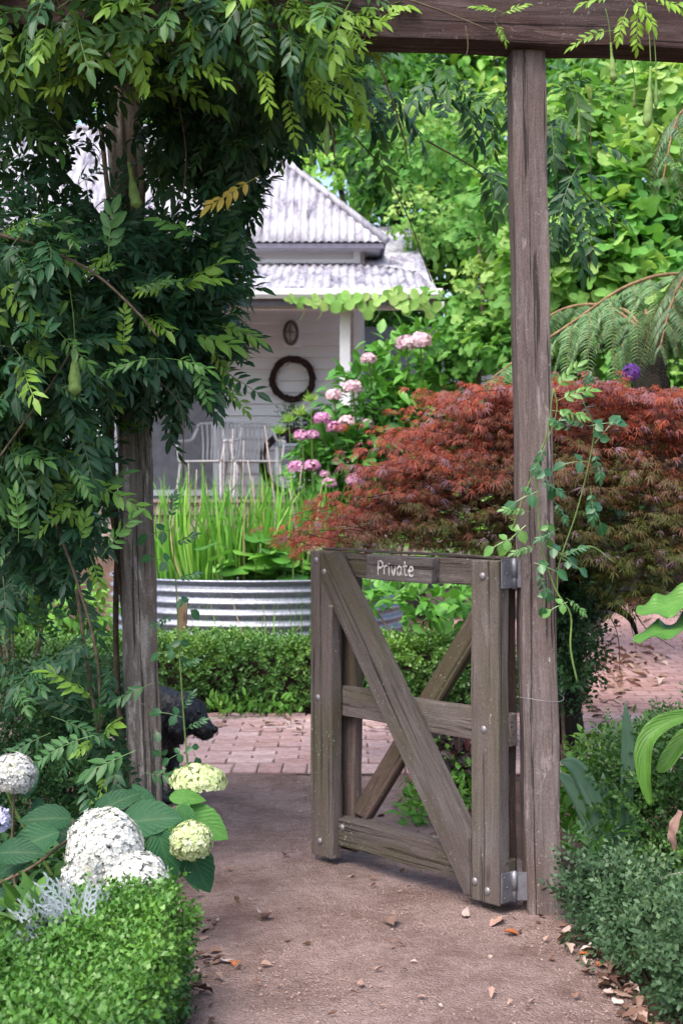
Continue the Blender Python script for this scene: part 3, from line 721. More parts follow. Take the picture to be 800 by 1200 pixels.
block('screen_door', xs0 - 0.92, xs0 - 0.04, YW - 0.03, YW - 0.004, FZ + .02, 3.25, 'screen_grey', cot)
for zz in (1.32, 3.2): block('door_rail', xs0 - 0.92, xs0 - 0.04, YW - 0.045, YW - 0.031, zz, zz + 0.07, 'white_paint', cot)
block('side_wall', XR + 0.02, XR + 0.12, YW + 0.101, 22, 0.6, 4.24, 'board_paint', cot, 0.002)
block('wing_wall', XR + 0.13, 3.4, 19.2, 19.3, 0.6, 3.6, 'screen_grey', cot, 0.002)
# corrugated sheets -----------------------------------------------------------
def corr(name, poly, down, mat, parent, pitch=0.076, amp=0.009, th=0.0):
    """corrugated iron over a planar polygon; ridges run down the slope"""
    P = [Vector(p) for p in poly]
    nrm = (P[1] - P[0]).cross(P[2] - P[0]).normalized()
    if nrm.z < 0: nrm = -nrm
    dn = Vector(down); dn = (dn - nrm * dn.dot(nrm)).normalized(); ac = nrm.cross(dn).normalized()
    o = P[0]; uv = [((p - o).dot(ac), (p - o).dot(dn)) for p in P]
    u0, u1 = min(u for u, _ in uv), max(u for u, _ in uv)
    def span(u):
        ws = []
        for (a, b), (c, d) in zip(uv, uv[1:] + uv[:1]):
            if (a - u) * (c - u) <= 0 and abs(a - c) > 1e-9: ws.append(b + (d - b) * (u - a) / (c - a))
        return (min(ws), max(ws)) if ws else None
    V, Fs = [], []; step = pitch / 8; n_ = int((u1 - u0) / step); prev = None
    for i in range(n_ + 1):
        u = u0 + 1e-4 + (u1 - u0 - 2e-4) * i / n_
        s = span(u)
        if s is None: prev = None; continue
        h = amp * math.sin(2 * math.pi * u / pitch)
        b0 = len(V)
        for q in range(5): V.append(o + ac * u + dn * (s[0] + (s[1] - s[0]) * q / 4) + nrm * h)
        if prev is not None:
            for q in range(4): Fs.append((prev + q, b0 + q, b0 + q + 1, prev + q + 1))
        prev = b0
    o_ = solid(name, V, Fs, mat, parent, True)
    md = o_.modifiers.new('thickness', 'SOLIDIFY'); md.thickness = 0.003
    return o_
EZ, EY, EX = 4.24, 16.35, 0.51
rr = 1.75; XE = -5.2
ridge = [(EX - rr, EY + rr, EZ + rr), (XE + rr * 0, EY + rr, EZ + rr)]
roof = corr('roof', [(XE, EY, EZ), (EX, EY, EZ), ridge[0], (XE, EY + rr, EZ + rr)], (0, -1, -1), 'roof_iron', cot, 0.09, 0.011)
corr('roof_side', [(EX, EY, EZ), (EX, EY + 2 * rr, EZ), ridge[0]], (1, 0, -1), 'roof_iron', cot, 0.09, 0.011)
corr('roof_back', [(XE, EY + 2 * rr, EZ), (EX, EY + 2 * rr, EZ), ridge[0], (XE, EY + rr, EZ + rr)], (0, 1, -1), 'roof_iron', cot, 0.09, 0.011)
tube('hip_cap', [Vector((EX + .01, EY - .01, EZ + .012)), Vector((EX - rr / 2, EY + rr / 2, EZ + rr / 2 + .012)), Vector(ridge[0]) + Vector((0, 0, .012))], 0.045, 0.045, 'roof_iron', roof, 8, 1, False)
tube('ridge_cap', [Vector(ridge[0]) + Vector((0, 0, .01)), Vector(ridge[1]) + Vector((0, 0, .01))], 0.045, 0.045, 'roof_iron', roof, 8, 1, False)
block('fascia', XE, EX - .02, EY + .015, EY + .045, EZ - 0.075, EZ - 0.015, 'fascia_grey', cot)
block('side_fascia', EX - .05, EX - .02, EY + .046, EY + 3.4, EZ - 0.075, EZ - 0.015, 'fascia_grey', cot)
block('soffit', XE, EX - .052, EY + .046, YW - .03, EZ - 0.06, EZ - 0.045, 'white_paint', cot)
block('side_soffit', XR + .13, EX - .052, YW - .029, EY + 3.4, EZ - 0.06, EZ - 0.045, 'white_paint', cot)
# verandah roof
VE, VZ0, VZ1 = 14.55, WZ(341, 14.55), WZ(308, YW - .05)
xr = WX(512, VE)
vr = corr('verandah_roof', [(XE, VE, VZ0), (xr, VE, VZ0), (WX(488, 15.9), 15.95, VZ0 + (VZ1 - VZ0) * 0.66), (XR + .02, YW - .04, VZ1), (XE, YW - .04, VZ1)], (0, -1, -.31), 'roof_iron', cot, 0.09, 0.011)
corr('verandah_side_roof', [(xr, VE, VZ0), (WX(488, 15.9), 15.95, VZ0 + (VZ1 - VZ0) * 0.66), (XR + .13, YW, VZ1), (XR + .13, 21, VZ1), (xr, 21, VZ0)], (1, 0, -.3), 'roof_iron', cot, 0.09, 0.011)
block('flashing', XL, XR + .05, YW - .075, YW - .038, VZ1 - .01, VZ1 + .04, 'white_paint', cot)
# gutter: half round trough with a lip
V, Fs = [], []
prof = [(0.0, 0.045), (-.004, -.01), (-.03, -.042), (-.07, -.042), (-.098, -.01), (-.10, .042), (-.108, .046), (-.108, .036), (-.106, -.014), (-.074, -.05), (-.026, -.05), (.006, -.012), (.008, .045)]
for x in (XE, xr + .05):
    for a, b in prof: V.append((x, VE + .03 + a, VZ0 - .03 + b))
m_ = len(prof)
for i in range(m_): Fs.append((i, (i + 1) % m_, m_ + (i + 1) % m_, m_ + i))
solid('gutter', V, Fs, 'white_paint', cot)
block('eave_shade_strip', XE, xr - .03, VE + .042, VE + .066, VZ0 - .14, VZ0 - .02, 'fascia_grey', cot)  # dark grey strip standing in for the shade below the gutter
BZ1, BZ0 = WZ(354, YV), WZ(363, YV)
block('verandah_beam', XE, WX(520, YV), YV - .05, YV + .05, BZ0, BZ1, 'white_paint', cot)
for px in (404, 120): block('verandah_post', WX(px, YV) - .055, WX(px, YV) + .055, YV - .05, YV + .05, FZ, BZ0 - .002, 'white_paint', cot)
# deck
deck = block('deck', XE, 2.2, YV - .1, YW + .0, FZ - .16, FZ - .03, 'deck_wood', cot)
k = 0
yy = YV - .14
while yy < YW - .03:
    solid('deck_board', [(XE, yy, FZ - .028), (2.2, yy, FZ - .028), (2.2, yy + .132, FZ - .028), (XE, yy + .132, FZ - .028), (XE, yy, FZ), (2.2, yy, FZ), (2.2, yy + .132, FZ), (XE, yy + .132, FZ)],
          [(3, 2, 1, 0), (4, 5, 6, 7), (0, 1, 5, 4), (1, 2, 6, 5), (2, 3, 7, 6), (3, 0, 4, 7)], 'deck_wood', deck)
    yy += .138
block('deck_skirt', XE, 2.2, YV - .06, YV - .02, 0.5, FZ - .165, 'deck_wood', cot)

# bulkhead lamp on the wall
lx, lz = WX(341, YW), WZ(391, YW)
lamp = thing('wall_lamp', (lx, YW - .03, lz), 'oval caged bulkhead lamp mounted on the white boards above the wreath', 'lamp')
block('backplate', lx - .11, lx + .11, YW - .068, YW - .03, lz - .17, lz + .15, 'white_paint', lamp)
def oval(name, rx, rz_, dp, y0, mat, parent, rings=6):
    bm = bmesh.new(); bmesh.ops.create_uvsphere(bm, u_segments=18, v_segments=10, radius=1.0)
    bmesh.ops.scale(bm, vec=(rx, dp, rz_), verts=bm.verts)
    return bm_obj(name, bm, mat, parent, Matrix.Translation((lx, y0, lz)), True)
oval('glass', .062, .110, .085, YW - .082, 'lamp_glass', lamp)
ringp = [(lx + .080 * math.cos(a), YW - .080, lz + .135 * math.sin(a)) for a in np.linspace(0, 2 * math.pi, 19)]
tube('rim', ringp, .016, .016, 'lamp_metal', lamp, 6, 2)
tube('cage_bar', [(lx, YW - .082, lz + .135), (lx, YW - .165, lz + .08), (lx, YW - .175, lz), (lx, YW - .165, lz - .08), (lx, YW - .082, lz - .135)], .009, .009, 'lamp_metal', lamp)
tube('cage_bar', [(lx - .08, YW - .082, lz), (lx - .05, YW - .16, lz), (lx, YW - .177, lz), (lx + .05, YW - .16, lz), (lx + .08, YW - .082, lz)], .009, .009, 'lamp_metal', lamp)

def wreath(c, rad, ax, ay, label, stray=14, seed=1):
    """ring of many twisted twigs"""
    rd = random.Random(seed); c = Vector(c); ax, ay = Vector(ax), Vector(ay); an = ax.cross(ay)
    t_ = thing('twig_wreath', c - ay * rad, label, 'wreath')
    lines = []
    for k in range(26):
        ph = rd.uniform(0, 6.28); n1, n2 = rd.randint(2, 5), rd.randint(2, 5); a1, a2 = rd.uniform(.010, .042), rd.uniform(.008, .03)
        pts = []
        for i in range(25):
            a = 6.283 * i / 24
            r_ = rad + a1 * math.sin(n1 * a + ph); o = a2 * math.cos(n2 * a + ph)
            pts.append(c + ax * (r_ * math.cos(a)) + ay * (r_ * math.sin(a)) + an * o)
        lines.append((pts, .0065, .0065))
    for k in range(stray):
        a = rd.uniform(0, 6.28); b = a + rd.uniform(.25, .5); r2 = rad + rd.choice((-1, 1)) * rd.uniform(.03, .07)
        lines.append(([c + ax * (rad * math.cos(a)) + ay * (rad * math.sin(a)), c + ax * (r2 * math.cos(b)) + ay * (r2 * math.sin(b))], .004, .002))
    tubes('twig_ring', lines[:26], 'twig', t_, 4, 2); tubes('stray_twigs', lines[26:], 'twig', t_, 4, 2)['kind'] = 'stuff'
wreath((WX(343, YW), YW - .095, WZ(445, YW)), .235, (1, 0, 0), (0, 0, 1), 'round dark twig wreath hanging on the white weatherboards below the lamp', 44)

# slatted white garden chairs
def chair(loc, rz, label):
    Mx = Matrix.Translation(loc) @ rotm('Z', rz)
    t_ = thing('garden_chair', loc, label, 'chair', 'white slatted chairs on the verandah')
    def P(x, y, z): return Mx @ Vector((x, y, z))
    w = .27
    def arc(z, bow, wx=w): return [P(-wx, .20 - bow * .1, z - .04), P(-wx * .96, .24, z - .01), P(-wx * .6, .27 + bow, z), P(0, .28 + bow, z), P(wx * .6, .27 + bow, z), P(wx * .96, .24, z - .01), P(wx, .20 - bow * .1, z - .04)]
    tube('back_rail', arc(.86, .05, w * 1.05), .016, .016, 'chair_white', t_)
    tube('back_rail', arc(.43, 0, w * .9), .014, .014, 'chair_white', t_)
    for i in range(11):
        s = -1 + 2 * i / 10
        tube('back_slat', [P(s * w * .82, .26 - .05 * s * s, .43), P(s * w * .90, .30 - .05 * s * s, .65), P(s * w * .98, .33 - .08 * s * s, .86)], .011, .011, 'chair_white', t_, 5, 3)
    for i in range(8):
        y = -.24 + .065 * i
        board('seat_slat', P(-w * .95, y, .42), P(w * .95, y, .42), .05, .016, Mx.to_3x3() @ Vector((0, 0, 1)), 'chair_white', t_, .003, 0, 0)
    for s in (-1, 1):
        tube('arm', [P(s * w * 1.05, .20, .80), P(s * w * 1.12, .10, .67), P(s * w * 1.14, -.10, .645), P(s * w * 1.12, -.24, .63)], .017, .017, 'chair_white', t_)
        tube('arm_support', [P(s * w * 1.12, -.22, .63), P(s * w, -.23, .42)], .013, .013, 'chair_white', t_)
        tube('leg', [P(s * w * .92, -.22, .42), P(s * w * 1.05, -.27, .0)], .018, .014, 'chair_white', t_)
        tube('leg', [P(s * w * .85, .24, .43), P(s * w * 1.02, .34, .0)], .018, .014, 'chair_white', t_)
chair((WX(296, 15.7), 15.7, FZ), R(18), 'white slatted garden chair turned towards the twig wreath, beside the low table')
chair((WX(247, 15.7), 15.7, FZ), R(-25), 'white slatted garden chair mostly hidden by reeds, next to the screen door')

# table with shelf, pot plants, leaning wreath
tx = WX(352, 16.3)
tab = thing('side_table', (tx, 16.3, FZ), 'small pale blue side table with white lower shelf against the wall', 'table')
block('table_top', tx - .30, tx + .30, 16.08, 16.5, FZ + .60, FZ + .635, 'table_paint', tab)
block('shelf', tx - .27, tx + .27, 16.10, 16.48, FZ + .13, FZ + .155, 'white_paint', tab)
for a in (-1, 1):
    for b in (16.11, 16.47): block('leg', tx + a * .26 - .02, tx + a * .26 + .02, b - .02, b + .02, FZ, FZ + .598, 'white_paint', tab)
bxo = thing('crate', (tx + .03, 16.25, FZ + .157), 'plain white box standing on the table shelf', 'crate')
block('panel', tx - .16, tx + .24, 16.12, 16.14, FZ + .157, FZ + .40, 'white_paint', bxo)
block('panel', tx - .16, tx + .24, 16.42, 16.44, FZ + .157, FZ + .40, 'white_paint', bxo)
for a in (-.16, .22): block('panel', tx + a, tx + a + .02, 16.141, 16.419, FZ + .157, FZ + .40, 'white_paint', bxo)
block('panel', tx - .139, tx + .219, 16.141, 16.419, FZ + .158, FZ + .175, 'white_paint', bxo)
wreath((WX(345, 15.98), 16.0, FZ + .42), .36, (1, 0, 0), (0, .10, .99), 'large thin twig ring leaning against the pale side table', 8, 5)
def pot_plant(x, y, z0, label, mat, tps, n_, spr, hgt, leaf, potr=.09):
    t_ = thing('potted_plant', (x, y, z0), label, 'plant')
    bm = bmesh.new(); bmesh.ops.create_cone(bm, cap_ends=True, segments=18, radius1=potr * .75, radius2=potr, depth=.16)
    bm_obj('pot', bm, 'pot_dark', t_, Matrix.Translation((x, y, z0 + .081)), False)
    loc = np.column_stack([x + rng.normal(0, spr, n_), y + rng.normal(0, spr * .7, n_), z0 + .16 + rng.random(n_) * hgt])
    d = loc - np.array([x, y, z0 + .1]); Rm = frames(d + rnd(n_, .08), np.tile([0, 0, 1.0], (n_, 1)) + rnd(n_, .3)) * (leaf * (.7 + .6 * rng.random(n_)))[:, None, None]
    h = Heap()
    wh = rng.integers(0, len(tps), n_)
    for k, tp in enumerate(tps): h.add(tp, Rm[wh == k], loc[wh == k], rng.random((wh == k).sum()))
    h.obj('foliage', mat, t_)
pot_plant(tx - .10, 16.25, FZ + .636, 'pale feathery pot plant on the side table', 'fern_leaf', SLIM, 340, .08, .26, .045)
pot_plant(tx + .15, 16.28, FZ + .636, 'dark leaved pot plant on the side table', 'dark_shrub_leaf', BROAD, 140, .08, .16, .09)

# ================================================================== corrugated tank
TC = Vector((WX(302, 11.1), 11.1, 0)); TR = 1.12; TH = 0.72
tank = thing('water_tank', (TC.x, TC.y, -0.02), 'round galvanised corrugated tank planted with reeds behind the hedge', 'tank')
V, Fs = [], []; NA, NZ = 96, 76
for j in range(NZ + 1):
    z = -0.03 + (TH + .03) * j / NZ
    r_ = TR + 0.015 * math.sin(2 * math.pi * (z - TH) / 0.080 + 1.2)
    for i in range(NA):
        a = 2 * math.pi * i / NA; V.append((TC.x + r_ * math.cos(a), TC.y + r_ * math.sin(a), z))
for j in range(NZ):
    for i in range(NA): Fs.append((j * NA + i, j * NA + (i + 1) % NA, (j + 1) * NA + (i + 1) % NA, (j + 1) * NA + i))
sh = solid('shell', V, Fs, 'galvanised', tank, True); md = sh.modifiers.new('thickness', 'SOLIDIFY'); md.thickness = .004
V, Fs = [], []
for i in range(NA + 1):
    pass
tube('rim', [(TC.x + (TR + .012) * math.cos(a), TC.y + (TR + .012) * math.sin(a), TH) for a in np.linspace(0, 2 * math.pi, 65)], .011, .011, 'galvanised', tank, 6, 1, False)
bm = bmesh.new(); bmesh.ops.create_circle(bm, cap_ends=True, segments=64, radius=TR - .03)
bm_obj('water_surface', bm, 'water', tank, Matrix.Translation((TC.x, TC.y, TH - .10)))
stk = board('garden_stake', W(213, 742, 9.75), W(215, 702, 9.75), .065, .05, (0, -1, 0), 'stake_wood', None, .004, .001, 4)
tag(stk, 'short pale wooden stake standing in front of the corrugated tank', 'stake')

# reeds
REED = []
for k in range(5):
    t_ = T(); b = 0.12 + 0.16 * k
    V = []; U = []; Fs = []
    for i in range(8):
        s = i / 7; w = .5 * (1 - s ** 2.5) * (0.7 + .3 * min(s * 4, 1)); y = s - b * .25 * s ** 3; z = -b * s ** 2.4 * .6
        V += [(-w, y, z), (0, y, z - .0), (w, y, z)]; U += [(-1, s), (0, s), (1, s)]
    for i in range(7): Fs += [(3 * i, 3 * i + 1, 3 * i + 4, 3 * i + 3), (3 * i + 1, 3 * i + 2, 3 * i + 5, 3 * i + 4)]
    REED.append(t_.add(V, Fs, U).arr())
def reed_clump(name, cx, cy, cz, rad, n_, hgt, wid, label, cat, mat='reed_leaf', group=None, spread_=.16, hv=.35, tan=0.12):
    t_ = thing(name, (cx, cy, cz), label, cat, group)
    h = Heap(); a = rng.random(n_) * 6.283; rr_ = rad * np.sqrt(rng.random(n_))
    loc = np.column_stack([cx + rr_ * np.cos(a), cy + rr_ * np.sin(a) * .7, np.full(n_, cz)])
    d = np.column_stack([np.cos(a) * spread_ * (.3 + rr_ / rad), np.sin(a) * spread_, np.ones(n_)]) + rnd(n_, .06)
    up = np.column_stack([-np.cos(a), -np.sin(a), np.full(n_, .1)]) + rnd(n_, .6)
    Rm = frames(d, -up); H = hgt * (1 - hv + 2 * hv * rng.random(n_))
    S = np.column_stack([wid * (.7 + .6 * rng.random(n_)), H, H]); Rm = Rm * S[:, None, :]
    var = np.clip(rng.random(n_) * .85, 0, 1); var[rng.random(n_) < tan] = 1.0
    wh = rng.integers(0, 5, n_)
    for k in range(5): h.add(REED[k], Rm[wh == k], loc[wh == k], var[wh == k])
    h.obj('blades', mat, t_); return t_
z0 = TH - .10
for px, dy, n_, hg, lab in ((205, .1, 55, .82, 'green reed clump in the tank beside the left post'), (240, -.35, 80, .78, 'tall green reed clump in the tank below the garden chair'), (285, -.5, 95, .72, 'dense lime green reed clump at the middle of the tank'),
                            (322, .0, 60, .80, 'upright reed clump in the tank below the side table'), (352, .1, 60, .74, 'reed clump in the tank next to the pink hydrangea'), (380, .3, 36, .80, 'thin reed clump in the tank touching the red maple')):
    reed_clump('reed_clump', WX(px, 11.1 + dy), 11.1 + dy, z0, .17, int(n_ * 1.15), hg, .024, lab, 'reeds', spread_=.27, group='reeds growing in the tank', tan=.04)
dry = thing('dry_stalks', (WX(280, 10.9), 10.9, z0), 'tall dry pale stalks standing among the reeds', 'reeds')
lines = []
for k in range(16):
    x = WX(random.choice((235, 250, 262, 272, 288, 298, 306, 318, 330, 342)), 10.9) + random.uniform(-.06, .06); y = 10.9 + random.uniform(-.3, .3); hg = random.uniform(.75, 1.25)
    lines.append(([(x, y, z0), (x + random.uniform(-.04, .04), y, z0 + hg * .5), (x + random.uniform(-.10, .10), y, z0 + hg)], .006, .003))
for ln in lines: tube('stalk', ln[0], ln[1], ln[2], 'litter_pale', dry, 4, 3)
# umbel seed heads standing behind the reeds
umb = thing('fennel', (WX(350, 11.4), 11.4, z0), 'feathery pale green fennel heads above the reeds before the verandah table', 'plant')
lines = []; h = Heap()
for px, py in ((327, 500), (352, 478), (364, 462), (338, 486)):
    top = W(px, py, 11.4); base = Vector((top.x + random.uniform(-.05, .05), 11.4, z0)); lines.append(([base, (base + top) / 2 + Vector((.02, 0, 0)), top], .005, .003))
    n_ = 90; d = rnd(n_); d[:, 2] = np.abs(d[:, 2]) + .3; loc = np.tile(np.array(top), (n_, 1)) - np.array([0, 0, .06])
    h.add(SLIM[0], frames(d, rnd(n_)) * np.array([.012, .075, .03])[None, None, :] * (.5 + rng.random(n_))[:, None, None], loc, .5 + .5 * rng.random(n_))
[tube('stem', ln[0], ln[1], ln[2], 'green_stem', umb, 4, 3) for ln in lines]; h.obj('heads', 'reed_leaf', umb)

# broad water leaves at the tank's right side
wl = thing('water_lily', (WX(335, 10.5), 10.5, z0), 'broad round green leaves rising over the tank rim beside the reeds', 'plant')
n_ = 60
loc = np.column_stack([WX(335, 10.5) + rng.normal(0, .22, n_), 10.45 + rng.normal(0, .16, n_), z0 + .08 + rng.random(n_) * .28])
d = np.column_stack([rng.normal(0, 1, n_), rng.normal(-.3, .7, n_), rng.normal(.1, .3, n_)])
def round_rf(a): return 0.92 - 0.45 * math.exp(-((a + math.pi / 2) / 0.25) ** 2)
LILY = [T().add(*polar_leaf(round_rf, 18, c_, 1.0)).arr() for c_ in (.25, -.2)]
spread(wl, LILY, frames(d, np.tile([0, -.3, 1.0], (n_, 1)) + rnd(n_, .3)) * (.16 + .10 * rng.random(n_))[:, None, None], loc, rng.random(n_), 'hydrangea_leaf', 70, 'leaf')
for q in loc: tube('stalk', [tuple(q + np.array([0, 0, .01])), (q[0], q[1], z0)], .005, .006, 'green_stem', wl, 4, 2)
# ================================================================== planting helpers
def wob3(P, f=3.0, s=0.0):
    return (np.sin(P[:, 0] * f * 1.9 + s) * np.cos(P[:, 1] * f * 1.5 + 1.3 * s) + np.sin(P[:, 2] * f * 2.3 + P[:, 0] * f + s * 2.1) * 0.7) / 1.7
def mass(blobs, total, shell=0.5, lift=0.0, out=0.9, rand=0.5, droop=0.3, face=(0, -0.25, 0)):
    """leaf places in a union of soft ellipsoids (centre, radii): position, growing direction, facing"""
    vol = np.array([(b[1][0] * b[1][1] * b[1][2]) ** (2 / 3) * (b[2] if len(b) > 2 else 1.0) for b in blobs]); cnt = (total * vol / vol.sum()).astype(int) + 1
    L_, D_ = [], []
    for b, c_ in zip(blobs, cnt):
        p, d = ell(int(c_), shell); r_ = np.array(b[1], float)
        k = 1 + 0.22 * wob3(d * 2.2, 1.3, sum(b[0]))
        L_.append(np.array(b[0]) + p * r_ * k[:, None] + rnd(len(p), 0.03)); D_.append(d / r_ * r_.mean())
    P = np.concatenate(L_); D = np.concatenate(D_); D /= np.linalg.norm(D, axis=1, keepdims=True)
    g_ = D * out + rnd(len(P), rand) + np.array([0, 0, -droop]) + np.array(face)
    up = np.tile([0, -0.25, 1.0], (len(P), 1)) + D * 0.5 + rnd(len(P), 0.3)
    return P, g_, up, D
def PB(px, py, d, rx, ry, rd, w=1.0):
    """blob given by where the photograph shows it, its distance and its depth in metres"""
    return (tuple(W(px, py, d)), (rx / F * d, rd, ry / F * d), w)
def clumpy(P, f, seed):
    return 0.5 + 0.5 * wob3(P, f, seed)

def shrub(name, blobs, n_, tps, size, mat, label, cat, group=None, stems=5, base=None, var=None, shell=0.45, single=0, jit=.5, part='leaf', **kw):
    c = np.mean([b[0] for b in blobs], axis=0)
    bx, by = (c[0], c[1]) if base is None else base
    t_ = thing(name, (bx, by, gz(bx, by)), label, cat, group)
    P, g_, up, D = mass(blobs, n_, shell, **kw)
    Rm = frames(g_, up) * (size * (1 - jit / 2 + jit * rng.random(len(P))))[:, None, None]
    v_ = np.clip(0.30 * rng.random(len(P)) + 0.55 * clumpy(P, 2.2 / max(c[1] / 8, .6), c[0] * 3 + 1) + 0.12 * (D[:, 2] > .3), 0, 1) if var is None else var(P, D)
    ok = P[:, 2] > 0.01
    if single: spread(t_, tps, Rm[ok], P[ok], v_[ok], mat, single, part)
    else:
        h = Heap(); wh = rng.integers(0, len(tps), len(P))
        for k, tp in enumerate(tps):
            q = ok & (wh == k); h.add(tp, Rm[q], P[q], v_[q])
        h.obj('foliage', mat, t_)['kind'] = 'stuff'
    if stems:
        lines = []
        for k in range(stems):
            b = random.choice(blobs)[0]; zz = gz(bx, by) - .02
            q = Vector((bx + random.uniform(-.05, .05), by + random.uniform(-.05, .05), zz))
            e_ = Vector(b); mid_ = (q + e_) / 2 + Vector((random.uniform(-.05, .05), random.uniform(-.05, .05), .03))
            hgt = max(e_.z - q.z, .1)
            lines.append(([q, mid_, e_], .012 * min(1, hgt + .3), .004))
        for ln in lines: tube('stem', ln[0], ln[1], ln[2], 'vine_stem', t_, 5, 4)
    return t_

def hedge(name, boxes, dens, tps, mat, label, h_, bulge=.03, scale=1.0, seed=0.0):
    x0 = min(b[0] for b in boxes); x1 = max(b[1] for b in boxes); y0 = min(b[2] for b in boxes); y1 = max(b[3] for b in boxes)
    t_ = thing(name, ((x0 + x1) / 2, (y0 + y1) / 2, -.02), label, 'hedge')
    Pl, Nl = [], []
    for (a, b, c, d) in boxes:
        for (n_, fn, nrm) in ((int((b - a) * (d - c) * dens * 1.5), lambda q: np.column_stack([a + (b - a) * q[:, 0], c + (d - c) * q[:, 1], np.full(len(q), h_)]), (0, 0, 1)),
                              (int((b - a) * h_ * dens), lambda q: np.column_stack([a + (b - a) * q[:, 0], np.full(len(q), c), h_ * q[:, 1]]), (0, -1, 0)),
                              (int((d - c) * h_ * dens), lambda q: np.column_stack([np.full(len(q), b), c + (d - c) * q[:, 0], h_ * q[:, 1]]), (1, 0, 0)),
                              (int((d - c) * h_ * dens), lambda q: np.column_stack([np.full(len(q), a), c + (d - c) * q[:, 0], h_ * q[:, 1]]), (-1, 0, 0)),
                              (int((b - a) * h_ * dens * .6), lambda q: np.column_stack([a + (b - a) * q[:, 0], np.full(len(q), d), h_ * q[:, 1]]), (0, 1, 0))):
            q = rng.random((max(n_, 1), 2)); P = fn(q); Pl.append(P); Nl.append(np.tile(np.array(nrm, float), (len(P), 1)))
    P = np.concatenate(Pl); N = np.concatenate(Nl)
    # keep only what lies on the outside of the union, round the top edges
    inside = np.zeros(len(P), bool)
    for (a, b, c, d) in boxes: inside |= (P[:, 0] > a + .02) & (P[:, 0] < b - .02) & (P[:, 1] > c + .02) & (P[:, 1] < d - .02) & (P[:, 2] < h_ - .02)
    P, N = P[~inside], N[~inside]
    P = P + N * (bulge * wob3(P, 4.5, seed) - .05 * scale * rng.random(len(P)) ** 1.6)[:, None] + rnd(len(P), .008)
    g_ = N + np.array([0, 0, .45]) + rnd(len(P), .45)
    Rm = frames(g_, rnd(len(P))) * (scale * (.75 + .6 * rng.random(len(P))))[:, None, None]
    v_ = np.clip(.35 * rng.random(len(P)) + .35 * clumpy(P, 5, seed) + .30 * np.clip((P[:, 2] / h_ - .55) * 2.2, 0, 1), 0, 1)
    h = Heap(); wh = rng.integers(0, len(tps), len(P)); ok = P[:, 2] > .012
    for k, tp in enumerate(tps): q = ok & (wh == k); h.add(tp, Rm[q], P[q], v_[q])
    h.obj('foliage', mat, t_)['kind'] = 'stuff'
    for (a, b, c, d) in boxes:
        mn = .055 * scale + .02
        block('twiggy_core', a + mn, b - mn, c + mn, d - mn, -.02, h_ - mn, 'twig', t_)
    return t_
def ribbon(name, pts, wd, mat, parent, nrm=(0, -1, .3), fold=.25, var=.5, n=6, cols=4, wave=0.0, curl=0.0):
    """one leaf along a curve; wd(s) is its half width"""
    q = catmull(pts, n); V, U, Fs = [], [], []; m_ = len(q); nr = Vector(nrm).normalized()
    for i, p in enumerate(q):
        t_ = (q[min(i + 1, m_ - 1)] - q[max(i - 1, 0)]).normalized(); x = t_.cross(nr).normalized(); z = x.cross(t_); s = i / (m_ - 1); w = wd(s)
        for k in range(cols + 1):
            u = -1 + 2 * k / cols
            a = u * (fold + curl * s)
            V.append(p + x * (w * math.sin(a) / max(abs(fold + curl * s), .05) if abs(fold + curl * s) > .05 else w * u) + z * (w * (1 - math.cos(a)) / max(abs(fold + curl * s), .05)) + z * (wave * w * math.sin(s * 19 + u * 2) * abs(u))); U.append((u, s))
    for i in range(m_ - 1):
        for k in range(cols): b = i * (cols + 1) + k; Fs.append((b, b + 1, b + cols + 2, b + cols + 1))
    A = np.array([tuple(v) for v in V]); c = (A.min(0) + A.max(0)) / 2
    tp = T().add([tuple(v) for v in (A - c)], Fs, U).arr()
    o = put(name, tp.mesh(name, mat, var), parent, Matrix.Translation(c))
    md = o.modifiers.new('thickness', 'SOLIDIFY'); md.thickness = .0012
    return o
HPROF = tuple((t_, w) for t_, w in ((0, 0), (.05, .34), (.12, .62), (.19, .76), (.27, .92), (.35, .95), (.43, 1.0), (.51, .95), (.59, .92), (.67, .80), (.75, .68), (.83, .48), (.90, .34), (.96, .12), (1, 0)))
HLEAF = [T().add(*blade(1.0, w_, .22, d_, HPROF, serr=.045)).arr() for w_, d_ in ((.58, .25), (.64, .15), (.52, .38))]
def leaf_at(parent, px, py, d, lpx, ang, lean, mat='big_leaf', var=.3, wsc=1.0, tps=HLEAF, k=0, name='leaf', facing=(0, -.75, .65)):
    """a single large leaf whose stalk end the photograph shows at (px, py); ang is its direction in the picture"""
    p = W(px, py, d); L_ = lpx / F * d; a = R(ang)
    y = Vector((math.cos(a), lean, math.sin(a))).normalized(); f = Vector(facing); x = y.cross(f).normalized(); z = x.cross(y)
    M = frame(p, x * L_ * wsc, y * L_, z * L_)
    return put(name, tps[k % len(tps)].mesh(name, mat, var), parent, M)
def floret_tp(seed=0):
    t_ = T(); rd = random.Random(seed)
    for k in range(4):
        a = k * math.pi / 2 + rd.uniform(-.2, .2); c, s = math.cos(a), math.sin(a)
        pts = [(0, 0, 0), (.55, .42, .10), (1.0, .05, .16 + rd.uniform(-.1, .1)), (.55, -.42, .10)]
        t_.add([(x * c - y * s, x * s + y * c, z) for x, y, z in pts], [(0, 1, 2, 3)], [(.5, .5)] * 4)
    return t_.arr()
FLOR = [floret_tp(s) for s in range(3)]
